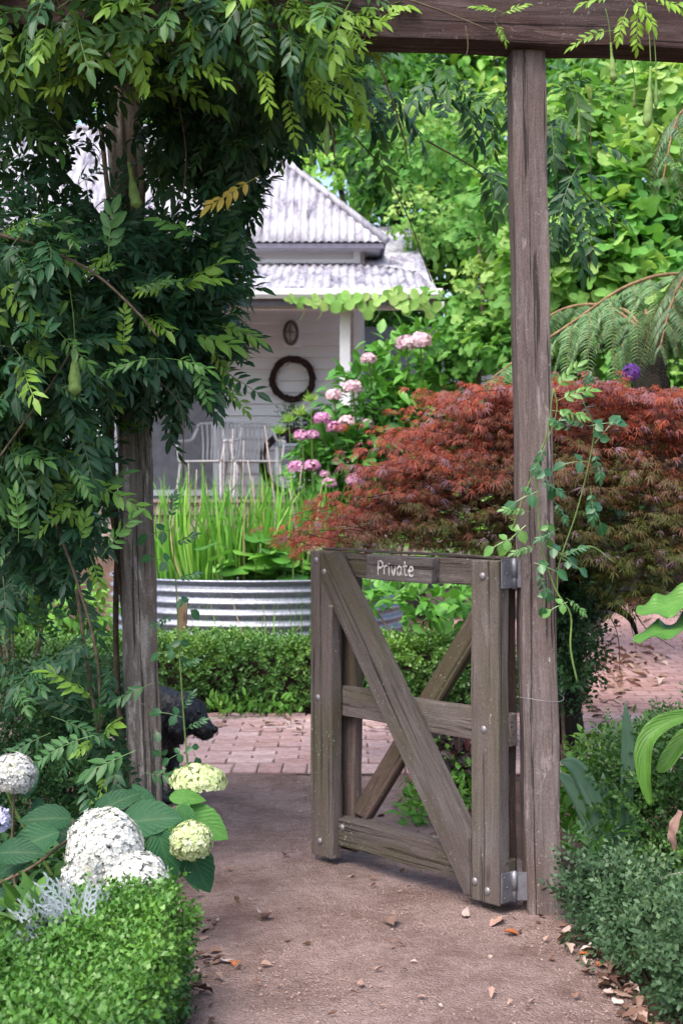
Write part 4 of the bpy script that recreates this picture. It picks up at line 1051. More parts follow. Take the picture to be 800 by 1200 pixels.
def head(parent, c, r, n_, fs, mat, name='flower_head', zmin=-.5):
    """mophead: florets over a slightly lumpy globe (r may be three radii)"""
    r = np.array(r if hasattr(r, '__len__') else (r, r, r), float); d = rnd(int(n_ * 1.6)); d /= np.linalg.norm(d, axis=1, keepdims=True)
    d = d[d[:, 2] > zmin][:n_]
    k = 1 + .06 * wob3(d * 3, 1.7, c[0] * 9) + rng.normal(0, .022, len(d))
    P = np.array(c) + d * r * k[:, None]
    z = d + rnd(len(d), .17); z /= np.linalg.norm(z, axis=1, keepdims=True)
    Rm = frames(np.cross(z, rnd(len(d))), z) * (fs * (.75 + .5 * rng.random(len(d))))[:, None, None]
    h = Heap(); wh = rng.integers(0, 3, len(d)); v_ = rng.random(len(d))
    for q in range(3): h.add(FLOR[q], Rm[wh == q], P[wh == q], v_[wh == q])
    # inner florets close the gaps
    P2 = np.array(c) + d * r * .86; h.add(FLOR[0], Rm, P2, v_ * .6)
    return h.obj(name, mat, parent)

# ================================================================== far trees
def tree(name, x, y, hgt, blobs, n_, size, label, mat='tree_leaf', trunk_r=.16, group='trees behind the cottage', bark='bark', tps=BROAD, single=0, lean=0.0):
    g0 = gz(x, y)
    t_ = thing(name, (x, y, g0), label, 'tree', group)
    top = Vector((x + lean, y, g0 + hgt))
    tube('trunk', [(x, y, g0 - .1), (x + lean * .3 + .05, y, g0 + hgt * .35), (x + lean * .6 - .05, y + .05, g0 + hgt * .7), top], lambda s: trunk_r * (1.25 - .9 * s), 0, bark, t_, 10, 6, True, .06)
    for b in blobs[:7]:
        e_ = Vector(b[0]); s = random.uniform(.35, .75); q = Vector((x + lean * s, y, g0 + hgt * s))
        tube('limb', [q, (q + e_) / 2 + Vector((0, 0, .2)), e_], trunk_r * .4, trunk_r * .1, bark, t_, 6, 4, True, .05)
    P, g_, up, D = mass(blobs, n_, .35, droop=.45, rand=.6)
    Rm = frames(g_, up) * (size * (.65 + .7 * rng.random(len(P))))[:, None, None]
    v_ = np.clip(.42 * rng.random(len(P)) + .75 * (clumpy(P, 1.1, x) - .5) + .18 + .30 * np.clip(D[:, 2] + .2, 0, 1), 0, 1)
    h = Heap(); wh = rng.integers(0, len(tps), len(P))
    for k, tp in enumerate(tps): q = wh == k; h.add(tp, Rm[q], P[q], v_[q])
    h.obj('crown', mat, t_)['kind'] = 'stuff'
    return t_
def rblobs(x, y, z, rx, ry, rz, n_, r0, r1):
    o = []
    for k in range(n_):
        p, d = ell(1, .2); o.append(((x + p[0][0] * rx, y + p[0][1] * ry, z + p[0][2] * rz), tuple(random.uniform(r0, r1) * q for q in (1.15, 1.0, .8))))
    return o
for (px, d, zc_, rx, rz_, n_, sz, lab) in (
        (345, 22.5, 3.4, 1.9, 3.4, 5200, .19, 'dark green leafy tree rising right behind the cottage roof'),
        (470, 20.8, 4.6, 1.7, 3.6, 7000, .18, 'bright green tree between the cottage roof and the hinge post'),
        (585, 21.5, 4.2, 1.6, 3.8, 6400, .18, 'leafy tree seen behind the top of the hinge post'),
        (700, 20.5, 4.6, 1.7, 3.6, 6600, .18, 'light green tree above the tree fern'),
        (830, 20.0, 4.2, 1.9, 3.8, 5600, .19, 'broad leafy tree at the garden edge beyond the fern'),
        (420, 26.0, 8.6, 2.8, 3.6, 4200, .30, 'tall tree crown above the cottage roof behind the others'),
        (610, 25.5, 8.6, 2.8, 3.4, 4200, .30, 'tall tree crown high behind the beam near the hinge post'),
        (800, 25.0, 8.4, 2.8, 3.4, 3600, .30, 'tall tree crown high at the corner above the fern'),
        (280, 27.0, 7.4, 2.8, 3.2, 3000, .32, 'tall tree crown behind the cottage ridge'),
        (120, 25.0, 3.2, 2.2, 3.0, 2400, .30, 'leafy tree behind the cottage ridge, seen through the wisteria'),
        (-40, 23.0, 3.6, 2.2, 3.2, 2400, .30, 'tall tree at the far corner beyond the wisteria')):
    x = WX(px, d)
    tree('leafy_tree', x, d, zc_ + rz_ * .5, rblobs(x, d, zc_, rx, 1.2, rz_, 22, .7, 1.2), n_, sz, lab)

# dark tree behind the fern, pale lichened stem under the maple
shrub('far_dark_shrub', [PB(660, 650, 17.5, 50, 40, .6), PB(730, 655, 18.0, 50, 34, .6), PB(800, 650, 17.0, 60, 40, .6), PB(770, 600, 18.5, 70, 40, .6), PB(680, 590, 18.5, 60, 40, .6)], 1600, BROAD, .20, 'dark_shrub_leaf', 'dark shrubbery closing the far end of the brick path', 'shrub', None, 5, (WX(730, 18), 18.0))

# ================================================================== bright vine on the right
vb = [PB(700, 300, 10.6, 110, 70, .45), PB(770, 225, 10.9, 90, 90, .45), PB(665, 190, 11.2, 70, 90, .4, .8), PB(575, 350, 11.8, 62, 50, .4), PB(600, 395, 11.4, 70, 40, .4),
      PB(545, 400, 12.0, 40, 40, .35), PB(790, 350, 10.4, 70, 60, .4), PB(575, 250, 12.4, 55, 70, .4, .8), PB(740, 120, 11.4, 90, 50, .4, .7), PB(640, 420, 11.0, 60, 40, .4), PB(640, 300, 11.0, 60, 70, .4), PB(620, 240, 11.6, 70, 70, .4), PB(560, 160, 12.6, 80, 60, .4, .8), PB(480, 170, 18.0, 60, 60, .5, .6), PB(500, 255, 17.6, 50, 40, .4, .6)]
gv = thing('grape_vine', (WX(700, 11.2), 11.2, 0), 'lush bright green vine with broad lobed leaves climbing behind the fern', 'vine')
P, g_, up, D = mass(vb, 6600, .5, droop=.55, out=.6, rand=.5, face=(0, -.35, 0))
up = up * .7 + np.array([0, -.5, .25]) + rnd(len(P), .5)
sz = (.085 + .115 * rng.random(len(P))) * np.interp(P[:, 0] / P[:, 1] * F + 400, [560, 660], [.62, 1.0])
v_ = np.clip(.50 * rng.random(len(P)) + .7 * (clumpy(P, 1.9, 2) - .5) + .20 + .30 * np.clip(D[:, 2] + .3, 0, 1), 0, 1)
spread(gv, VINE, frames(g_, up) * sz[:, None, None], P, v_, 'grape_leaf', 290, 'leaf')
for a, b, c in (((640, 470, 11.2), (650, 330, 11.1), (665, 150, 11.3)), ((560, 470, 11.9), (565, 350, 12), (555, 230, 12.4)), ((620, 480, 10.9), (680, 330, 10.8), (735, 200, 11))):
    tube('stem', [(WX(a[0], a[2]), a[2], 0), W(*a), W(*b), W(*c)], .03, .012, 'vine_stem', gv, 7, 5, True, .05)
# strand of the vine along the gutter
gs = thing('gutter_vine', (WX(480, 14.3), 14.3, gz(.6, 14.3)), 'thin vine strand with pale heart shaped leaves hanging along the verandah gutter', 'vine')
tube('stem', [(WX(520, 14.2), 14.2, .1), W(515, 440, 14.2), W(500, 362, 14.3), W(450, 352, 14.35), W(400, 353, 14.35), W(336, 350, 14.35)], .008, .004, 'green_stem', gs)
for i, (px, py, s) in enumerate(((336, 349, 12), (350, 351, 15), (361, 352, 18), (376, 351, 20), (393, 349, 26), (414, 348, 24), (430, 358, 24), (424, 347, 18), (446, 350, 18), (458, 343, 24), (470, 345, 22), (482, 356, 22), (468, 358, 18), (494, 346, 24), (506, 358, 24), (400, 356, 14))):
    leaf_at(gs, px, py - s * .35, 14.3, s * 1.1, -90 + random.uniform(-35, 35), random.uniform(-.5, .3), 'grape_leaf', random.uniform(.62, 1.0), 1.0, VINE, i, facing=(0, -1, .3))
for px in (352, 373, 440): tube('tendril', [W(px, 352, 14.35), W(px + 4, 366, 14.3), W(px - 3, 378, 14.3)], .004, .002, 'green_stem', gs, 4)

# ================================================================== pink hydrangea
hb = [PB(435, 480, 12.2, 60, 62, .45), PB(488, 432, 12.4, 62, 52, .45), PB(470, 500, 12.0, 70, 50, .4), PB(420, 540, 11.8, 55, 45, .4), PB(395, 535, 11.9, 45, 45, .4), PB(520, 470, 12.3, 55, 60, .4), PB(380, 560, 11.8, 40, 40, .35), PB(450, 560, 12.0, 60, 50, .4)]
ph = shrub('pink_hydrangea', hb, 2900, BROAD, .135, 'hydrangea_leaf', 'large green hydrangea bush with pink flower heads before the verandah', 'hydrangea', None, 6, (WX(440, 12.6), 12.6), single=290, droop=.25, out=1.0, face=(0, -.4, .1))
for px, py, r_, mt in ((476, 403, 12, 'pale_pink_petal'), (492, 400, 13, 'pale_pink_petal'), (432, 421, 9, 'pale_pink_petal'), (413, 454, 11, 'pale_pink_petal'), (391, 463, 9, 'pale_pink_petal'), (377, 491, 10, 'pink_petal'), (391, 501, 9, 'pink_petal'), (406, 494, 9, 'pale_pink_petal'), (430, 498, 8, 'pale_pink_petal'),
                       (353, 511, 9, 'pink_petal'), (366, 510, 8, 'pink_petal'), (347, 548, 10, 'pink_petal'), (365, 547, 10, 'pink_petal'), (380, 556, 6, 'pink_petal'), (385, 567, 9, 'pink_petal'), (416, 563, 11, 'pink_petal')):
    d = 11.45 if px < 420 else 11.75
    c = W(px, py, d); r_ = r_ / F * d
    head(ph, c, (r_, r_, r_ * .78), 90, r_ * .26, mt)
    tube('flower_stem', [c, c + Vector((.02, .12, -.18)), c + Vector((.05, .35, -.5))], .006, .008, 'green_stem', ph, 5)

# ================================================================== clipped hedges
hedge('box_hedge', [(-2.9, 1.02, 8.60, 9.30)], 1600, BOXS, 'box_leaf', 'low clipped box hedge running in front of the corrugated tank', .375, .030, 1.25, 1.0)
hedge('front_box_hedge', [(-1.35, -.42, 2.55, 3.30), (-.70, -.42, 3.26, 3.72)], 3300, BOXS, 'lime_box_leaf', 'bright green clipped box hedge beside the gravel path below the white flowers', .270, .030, .80, 3.0)

# ================================================================== Japanese maple
LOBE = ((0, 0), (.35, 1.0), (1, 0))
def maple_tp(seed):
    rd = random.Random(seed); t_ = T()
    for k, (a, L_) in enumerate(((0, 1.0), (32, .92), (-32, .92), (66, .75), (-66, .75), (104, .48), (-104, .48))):
        M = rotm('Z', R(a + rd.uniform(-6, 6))) @ rotm('X', R(-4 - rd.uniform(0, 26)))
        t_.add(*blade(L_ * rd.uniform(.85, 1.15), .105, .4, .3, LOBE, M=M))
    return t_.arr()
MAPLE = [maple_tp(s) for s in range(5)]
mt = thing('red_maple', (1.15, 7.15, -.02), 'spreading red leaved Japanese maple behind the gate and hinge post', 'tree')
tube('trunk', [(1.12, 7.15, -.1), (1.12, 7.15, .3), (1.13, 7.18, .62), (1.10, 7.2, .95), (1.02, 7.25, 1.25)], lambda s: .088 * (1.12 - .45 * s), 0, 'dark_bark', mt, 12, 6, True, .08)
for e_ in (((1.13, 7.18, .7), W(700, 708, 7.1), W(735, 722, 7.1), W(748, 750, 7.05)), ((1.10, 7.2, .9), W(560, 590, 7.2), W(450, 610, 7.0)), ((1.06, 7.22, 1.1), W(600, 520, 7.3), W(540, 500, 7.3)), ((1.10, 7.2, 1.0), W(700, 560, 7.4), W(770, 540, 7.4)),
           ((1.1, 7.2, .95), W(620, 600, 7.0), W(520, 560, 7.1), W(420, 600, 7.0)), ((1.12, 7.2, .85), W(720, 640, 7.1), W(790, 620, 7.1)), ((1.04, 7.24, 1.2), W(660, 500, 7.5), W(700, 465, 7.6)), ((1.1, 7.2, .9), W(590, 640, 7.0), W(500, 625, 6.9))):
    tube('limb', list(e_), .034, .007, 'dark_bark', mt, 7, 6, True, .06)
mb = [(500, 548, 7.2, 58, 20), (560, 508, 7.35, 80, 22), (468, 585, 7.1, 52, 16), (560, 560, 7.15, 85, 22), (600, 474, 7.5, 62, 18), (672, 520, 7.4, 95, 24), (700, 466, 7.7, 55, 14), (765, 505, 7.4, 70, 24), (785, 560, 7.2, 55, 24),
      (690, 575, 7.15, 95, 22), (440, 615, 7.0, 48, 13), (520, 598, 7.05, 75, 18), (610, 605, 7.0, 90, 20), (750, 610, 7.1, 65, 24), (690, 640, 7.0, 85, 20), (490, 634, 6.95, 72, 11), (590, 640, 6.95, 80, 13), (770, 650, 7.0, 50, 20), (402, 635, 6.95, 26, 9), (745, 690, 7.0, 34, 14), (690, 668, 7.0, 45, 9), (550, 470, 7.6, 38, 10), (790, 475, 7.6, 40, 18), (640, 548, 7.3, 80, 18)]
GAPS = [(random.uniform(400, 800), random.uniform(545, 690), random.uniform(10, 22)) for k in range(34)]
mb += [(random.uniform(430, 790), 0, 7.3, 16, 8) for k in range(16)]
mb = [q if q[1] else (q[0], float(np.interp(q[0], [430, 480, 540, 600, 680, 740, 800], [572, 522, 476, 458, 456, 462, 474])), q[2], q[3], q[4]) for q in mb]
Pm, Dm, Sm, TW = [], [], [], []
for (px, py, d, rx, ry) in mb:
    ns = int(rx * ry / 17)
    for k in range(ns):
        p, dd = ell(1, .15); c = np.array(W(px, py, d)) + p[0] * np.array([1.12 * rx / F * d, .40, 1.45 * ry / F * d])
        cx_, cy_ = c[0] / c[1] * F + 400, HY - (c[2] - CH) / c[1] * F
        if any((cx_ - a) ** 2 + ((cy_ - b) * 1.5) ** 2 < r_ * r_ for a, b, r_ in GAPS): continue
        az = math.atan2(random.gauss(-.25, .8), p[0][0] * 1.6 + random.gauss(0, .5)); L_ = random.uniform(.14, .42); m_ = random.randint(9, 20)
        s = rng.random(m_); side = rng.normal(0, .045, m_) * (1.1 - .6 * s); dz = random.uniform(-.07, .09)
        q = np.column_stack([c[0] + math.cos(az) * L_ * s - math.sin(az) * side, c[1] + math.sin(az) * L_ * s + math.cos(az) * side, c[2] - dz * s ** 2 + rng.normal(0, .007, m_)])
        Pm.append(q); Dm.append(np.column_stack([math.cos(az) - math.sin(az) * side * 14, math.sin(az) + math.cos(az) * side * 14, np.full(m_, -.05 - dz * 2)])); Sm.append(np.full(m_, random.gauss(0, .13)))
        if k % 3 == 0: TW.append(([Vector(c) - Vector((math.cos(az), math.sin(az), .15)) * .22, Vector(c), Vector(c) + Vector((math.cos(az) * L_, math.sin(az) * L_, -dz))], .003, .001))
tubes('twigs', TW, 'dark_bark', mt, 3, 2)['kind'] = 'stuff'
P = np.concatenate(Pm); D = np.concatenate(Dm) + rnd(len(P), .3)
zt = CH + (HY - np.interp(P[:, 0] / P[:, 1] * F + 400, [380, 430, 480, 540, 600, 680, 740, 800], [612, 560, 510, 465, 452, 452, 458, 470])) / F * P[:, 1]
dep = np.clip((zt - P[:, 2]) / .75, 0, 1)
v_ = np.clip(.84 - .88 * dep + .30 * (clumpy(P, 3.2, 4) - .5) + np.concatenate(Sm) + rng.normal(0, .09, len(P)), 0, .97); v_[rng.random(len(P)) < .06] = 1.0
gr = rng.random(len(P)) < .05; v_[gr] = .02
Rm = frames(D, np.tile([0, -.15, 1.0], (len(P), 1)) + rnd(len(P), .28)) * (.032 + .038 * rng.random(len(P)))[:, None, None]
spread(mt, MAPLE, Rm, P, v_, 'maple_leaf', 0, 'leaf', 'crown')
tube('limb', [(1.14, 7.2, .62), W(715, 712, 7.35), W(752, 668, 7.5), W(762, 620, 7.6), W(760, 560, 7.7), W(756, 480, 7.85)], .040, .018, 'lichen_bark', mt, 9, 6, True, .07)['label'] = 'pale lichen spotted limb'
# fine bare twigs low at the right
for pl in (((720, 690), (735, 720), (745, 760)), ((735, 700), (755, 735), (790, 760)), ((700, 700), (722, 740), (726, 790))):
    tube('twig', [W(a, b, 7.05) for a, b in pl], .004, .0015, 'dark_bark', mt, 4)
# dark ivy-like shrub wrapped round the maple trunk
shrub('trunk_ivy', [PB(672, 745, 7.05, 26, 38, .14), PB(668, 790, 7.05, 20, 26, .12), PB(662, 705, 7.05, 24, 26, .12)], 520, BOXS, 1.5, 'dark_shrub_leaf', 'dark small leaved ivy clinging to the maple trunk', 'ivy', None, 3, (1.12, 7.04))

# ================================================================== tree fern
def frond(parent, P, L2=.5, npin=20, hang=.8, var=.5, wid=.011, name='frond', thick=.014):
    """arching stalk with paired side branches, each feathered with narrow leaflets"""
    q = catmull(P, 10); m_ = len(q); h = Heap(); st_ = []
    lf = T().add(*blade(1.0, .19, .25, .45, ((0, 0.6), (.35, 1.0), (.7, .7), (1, 0)))).arr()
    loc, dirs, ups, sc = [], [], [], []
    for k in range(npin):
        s = .10 + .88 * k / (npin - 1); i = min(int(s * (m_ - 1)), m_ - 2); p = q[i]; t_ = (q[i + 1] - q[i]).normalized()
        prof = math.sin(math.pi * (.12 + .86 * s)) ** .7
        for sd in (-1, 1):
            lat = t_.cross(Vector((0, 0, 1))); lat = lat.normalized() * sd if lat.length > 1e-4 else Vector((sd, 0, 0))
            d = (lat * .75 + t_ * .45 + Vector((0, 0, -hang * .25))).normalized(); LL = L2 * prof * random.uniform(.85, 1.1)
            e1 = p + d * LL * .5 + Vector((0, 0, -hang * LL * .12)); e2 = p + d * LL * .85 + Vector((0, 0, -hang * LL * .62))
            c = catmull([p, e1, e2], 8 if L2 > .4 else 6); st_.append(([p, e1, e2], .0028, .001))
            for j in range(1, len(c) - 1):
                tt = (c[j + 1] - c[j - 1]).normalized(); s2 = j / len(c)
                for f_ in (0.0, .5):
                    pp = c[j] + (c[j + 1] - c[j]) * f_
                    for s3 in (-1, 1):
                        la = tt.cross(Vector((0, -.3, 1))).normalized() * s3
                        loc.append(pp); dirs.append(la + tt * .22 + Vector((0, 0, -.10))); ups.append(Vector((0, -.2, 1)) + lat * .3); sc.append(.070 * (1 - .6 * s2) * prof + .012)
    A = np.array([tuple(a) for a in loc]); Dd = np.array([tuple(a) for a in dirs]) + rnd(len(loc), .08); Up = np.array([tuple(a) for a in ups])
    h.add(lf, frames(Dd, Up) * np.array(sc)[:, None, None], A, np.clip(var + rng.normal(0, .2, len(A)), 0, 1))
    f = tube(name, P, thick, thick * .3, 'fern_stem', parent, 6, 8)
    h.obj('leaflets', 'fern_leaf', f)['kind'] = 'stuff'; tubes('side_stems', st_, 'fern_stem', f, 3, 3)['kind'] = 'stuff'
fx, fy, fz_ = WX(880, 8.3), 8.3, WZ(352, 8.3)
tf = thing('tree_fern', (fx, fy, -.02), 'tree fern with large arching feathery fronds over the red maple', 'tree fern')
tube('trunk', [(fx, fy, -.1), (fx - .03, fy, .8), (fx, fy, fz_)], .11, .09, 'dark_bark', tf, 10, 6, True, .12)
cr = Vector((fx, fy, fz_))
frond(tf, [cr, W(800, 322, 8.2), W(735, 335, 8.05), W(670, 378, 7.95), W(600, 425, 7.9), W(566, 452, 7.9)], .46, 13, .95, .6)
frond(tf, [cr, W(830, 330, 8.4), W(790, 345, 8.5), W(745, 380, 8.6), W(720, 420, 8.6)], .42, 12, 1.2, .4)
frond(tf, [cr, W(850, 290, 8.0), W(820, 300, 7.7), W(790, 345, 7.5), W(772, 410, 7.4)], .36, 11, 1.2, .3)
frond(tf, [cr, cr + Vector((.4, .1, .35)), cr + Vector((.9, .1, .3)), cr + Vector((1.3, .1, -.1))], .42, 12, 1.0, .5)
frond(tf, [cr, cr + Vector((.2, .5, .35)), cr + Vector((.3, 1.0, .3)), cr + Vector((.4, 1.4, -.1))], .42, 12, 1.0, .5)
frond(tf, [cr, cr + Vector((.1, -.4, .35)), cr + Vector((.25, -.8, .25)), cr + Vector((.3, -1.1, -.2))], .38, 12, 1.0, .5)
frond(tf, [cr, W(860, 220, 7.9), W(830, 130, 7.6), W(795, 135, 7.4), W(775, 215, 7.3)], .34, 12, 1.2, .2)

c2 = W(758, 392, 9.7)
tf2 = thing('tree_fern', (WX(850, 9.6), 9.6, -.02), 'second tree fern showing only its thick dark leaning trunk behind the allium', 'tree fern')
tube('trunk', [(WX(850, 9.6), 9.6, -.1), W(805, 640, 9.6), W(772, 520, 9.65), W(762, 440, 9.7), c2], .125, .11, 'dark_bark', tf2, 12, 6, True, .14)
for a, b in ((.7, .25), (.9, -.25), (-.75, .2), (.2, .8), (-.3, .7)):
    frond(tf2, [c2, c2 + Vector((a * .35, b * .35 + .1, .22)), c2 + Vector((a * .8, b * .8 + .15, .18)), c2 + Vector((a * 1.15, b * 1.15 + .2, -.12))], .34, 11, 1.0, .3)
# purple allium by the dark trunk
al = thing('allium', (WX(655, 8.2), 8.2, -.02), 'round purple flower head on a thin stem beside the dark trunk', 'flower')
c = W(739, 436, 8.2); tube('stem', [(WX(655, 8.2), 8.2, -.05), (WX(668, 8.2), 8.2, .5), (WX(700, 8.2), 8.2, 1.2), (c.x - .03, 8.2, c.z - .25), c], .006, .005, 'green_stem', al)
head(al, c, .047, 220, .012, 'purple_petal', 'flower_head', -1)
# ================================================================== shrubs at the left, behind the post
shrub('evergreen_shrub', [PB(20, 520, 7.4, 90, 90, .45), PB(70, 610, 7.2, 60, 60, .4), PB(-10, 640, 7.2, 60, 70, .4), PB(0, 420, 7.6, 80, 70, .4)], 1500, BROAD, .10, 'dark_shrub_leaf', 'tall dark evergreen shrub behind the wisteria at the picture edge', 'shrub', None, 6, (WX(15, 7.4), 7.4))
shrub('lime_shrub', [PB(75, 715, 9.9, 60, 28, .35), PB(25, 730, 9.8, 50, 30, .3), PB(40, 760, 9.5, 40, 20, .25)], 900, BROAD, .09, 'ground_cover_leaf', 'sunlit lime green shrub seen through the wisteria left of the tank', 'shrub', None, 5, (WX(60, 9.9), 9.9))
pf = shrub('pink_flowered_plant', [PB(12, 690, 8.3, 30, 22, .2), PB(-5, 720, 8.3, 30, 22, .2)], 260, BROAD, .06, 'hydrangea_leaf', 'small plant with pink blooms at the picture edge beyond the wisteria', 'plant', None, 3, (WX(5, 8.3), 8.3))
for px, py, r_ in ((13, 693, 5), (8, 711, 4), (26, 702, 4), (3, 676, 4)):
    c = W(px, py, 8.1); head(pf, c, r_ / F * 8.1, 40, .008, 'pink_petal'); tube('flower_stem', [c, c + Vector((0, .1, -.25))], .004, .004, 'green_stem', pf, 4)
shrub('dark_box_shrub', [PB(95, 850, 5.75, 75, 55, .28), PB(20, 850, 5.5, 60, 70, .3), PB(60, 930, 5.3, 90, 55, .3), PB(130, 920, 5.5, 30, 50, .2), PB(0, 960, 5.0, 60, 60, .3), PB(90, 800, 6.2, 60, 30, .25)], 2600, BOXS, 1.15, 'dark_shrub_leaf', 'dense dark small leaved shrub at the foot of the left post', 'shrub', None, 7, (WX(60, 5.4), 5.4))
shrub('low_green_shrub', [PB(60, 1040, 4.55, 110, 60, .3), PB(140, 1010, 4.7, 50, 45, .2)], 1100, BROAD, .06, 'dark_shrub_leaf', 'dark undergrowth shrub behind the white hydrangea heads', 'shrub', None, 5, (WX(70, 4.6), 4.6))
for (x, y, n_, lab) in ((WX(262, 8.42), 8.42, 60, 'small green weed tuft at the hedge foot near the dog'), (WX(330, 8.45), 8.45, 50, 'small green weed tuft at the hedge foot beside the gate'), (WX(292, 8.45), 8.45, 40, 'lowest green weed tuft at the hedge foot between two others'),
                        (WX(470, 8.4), 8.4, 60, 'green weed tuft at the hedge foot seen through the gate')):
    shrub('weed_tuft', [((x, y, .06), (.10, .05, .05))], n_, SLIM, .055, 'ground_cover_leaf', lab, 'weed', 'weeds along the hedge foot', 0, (x, y), out=.4, droop=-.9)

# ================================================================== wisteria
U_ = random.uniform
wis = thing('wisteria', (LPB.x + .12, LPB.y, -.02), 'huge dark green wisteria covering the left post and the top corner', 'wisteria')
wb = [PB(30, 35, 4.7, 100, 60, .5), PB(150, 40, 4.9, 110, 60, .5), PB(270, 45, 4.9, 100, 60, .45), PB(365, 45, 4.8, 70, 60, .35), PB(300, 130, 5.1, 70, 60, .4), PB(380, 110, 5.2, 55, 55, .3, .8), PB(40, 130, 4.9, 80, 50, .4), PB(200, 140, 5.2, 80, 70, .4),
      PB(20, 300, 4.7, 80, 60, .4), PB(110, 300, 5.0, 90, 70, .4), PB(215, 270, 5.3, 70, 80, .35), PB(265, 220, 5.25, 45, 70, .3), PB(235, 350, 5.3, 60, 70, .35), PB(60, 400, 4.9, 90, 80, .45), PB(170, 400, 5.2, 80, 70, .35), PB(230, 440, 5.25, 45, 45, .25),
      PB(20, 500, 5.0, 70, 80, .4), PB(100, 500, 5.2, 70, 60, .35), PB(50, 590, 5.2, 80, 60, .35), PB(105, 640, 5.1, 40, 60, .25, .8), PB(20, 650, 5.2, 50, 50, .3, .7), PB(110, 740, 5.0, 40, 55, .2, .55), PB(30, 780, 5.0, 40, 40, .25, .4), PB(130, 860, 4.85, 50, 38, .2, .7), PB(185, 610, 5.15, 24, 70, .12, .7), PB(60, 205, 5.1, 60, 40, .3, .5)]
wb += [PB(50, 0, 4.22, 90, 45, .14, 1.2), PB(180, 0, 4.22, 90, 40, .14, 1.2), PB(300, -5, 4.24, 80, 40, .14, 1.2), PB(390, 0, 4.24, 40, 40, .12, 1.2)]
P, g_, up, D = mass(wb, 4300, .25, droop=.08, out=.8, rand=.55, face=(0, -.22, 0))
up = up + np.array([0, -.45, 0]) + rnd(len(P), .25)
lsc = .45 + .50 * rng.random(len(P))
XM = ([-60, 0, 60, 100, 140, 180, 220, 260, 300, 350, 400, 450, 480, 500, 520, 600, 640, 680, 760, 850, 900, 980], [450, 450, 440, 425, 395, 345, 318, 300, 296, 300, 296, 285, 262, 225, 205, 212, 190, 160, 150, 175, 190, 190])
gn = g_ / np.linalg.norm(g_, axis=1, keepdims=True); ok = np.ones(len(P), bool); r1_ = rng.random(len(P)); r2_ = rng.random(len(P))
for fr in (0.0, .5, 1.15):
    Q = P + gn * (.22 * fr * lsc)[:, None]; px_ = Q[:, 0] / Q[:, 1] * F + 400; py_ = HY - (Q[:, 2] - CH) / Q[:, 1] * F
    ok &= px_ < np.interp(py_, XM[0], XM[1])
    # the photograph lets the bright roof and the lit garden through here, and shows the face of the post
    gap = ((px_ < 78) & (py_ > 165) & (py_ < 245) & (r1_ < .5)) | ((px_ > 92) & (px_ < 130) & (py_ > 165) & (py_ < 220) & (r1_ < .6)) | ((px_ > 178) & (px_ < 230) & (py_ > 225) & (py_ < 280) & (r1_ < .6)) | ((px_ < 145) & (py_ > 680) & (py_ < 790) & (r1_ < .35)) | ((px_ > 108) & (px_ < 150) & (py_ > 665) & (py_ < 755))
    post_face = (np.abs(px_ - 144 - (py_ - 60) * .030) < 25) & (((py_ > 55) & (py_ < 225) & (r2_ < .9)) | ((py_ > 490) & (py_ < 960))) & (Q[:, 1] < 5.55)
    ok &= ~gap & ~post_face
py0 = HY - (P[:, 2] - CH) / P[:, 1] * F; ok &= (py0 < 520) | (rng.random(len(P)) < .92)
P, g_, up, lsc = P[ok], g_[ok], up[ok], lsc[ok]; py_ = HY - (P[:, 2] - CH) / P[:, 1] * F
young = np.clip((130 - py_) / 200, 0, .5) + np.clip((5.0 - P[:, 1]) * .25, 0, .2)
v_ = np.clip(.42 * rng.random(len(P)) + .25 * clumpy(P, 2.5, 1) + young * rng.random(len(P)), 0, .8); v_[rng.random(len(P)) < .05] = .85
spread(wis, WIST, frames(g_, up) * lsc[:, None, None], P, v_, 'wisteria_leaf', 300, 'leaf')
# unseen wisteria foliage above the frame, added and placed to shade the garden
rb_ = [((x + random.uniform(-.2, .2), y + random.uniform(-.2, .2), 3.42 + random.uniform(-.05, .15)), (.6, .6, .16)) for x in (-3.1, -2.4, -1.7) for y in (4.1, 5.0, 5.9)] + [((x, 4.6, 3.36), (.5, .5, .12), .5) for x in (.4, 1.3)]
P, g_, up, D = mass(rb_, 460, .2, droop=.5)
h = Heap(); wh = rng.integers(0, len(WIST), len(P)); Rm = frames(g_, up) * (.9 + .5 * rng.random(len(P)))[:, None, None]; vv = rng.random(len(P)) * .8
for k, tp in enumerate(WIST): h.add(tp, Rm[wh == k], P[wh == k], vv[wh == k])
h.obj('shade_foliage', 'wisteria_leaf', wis)['kind'] = 'stuff'
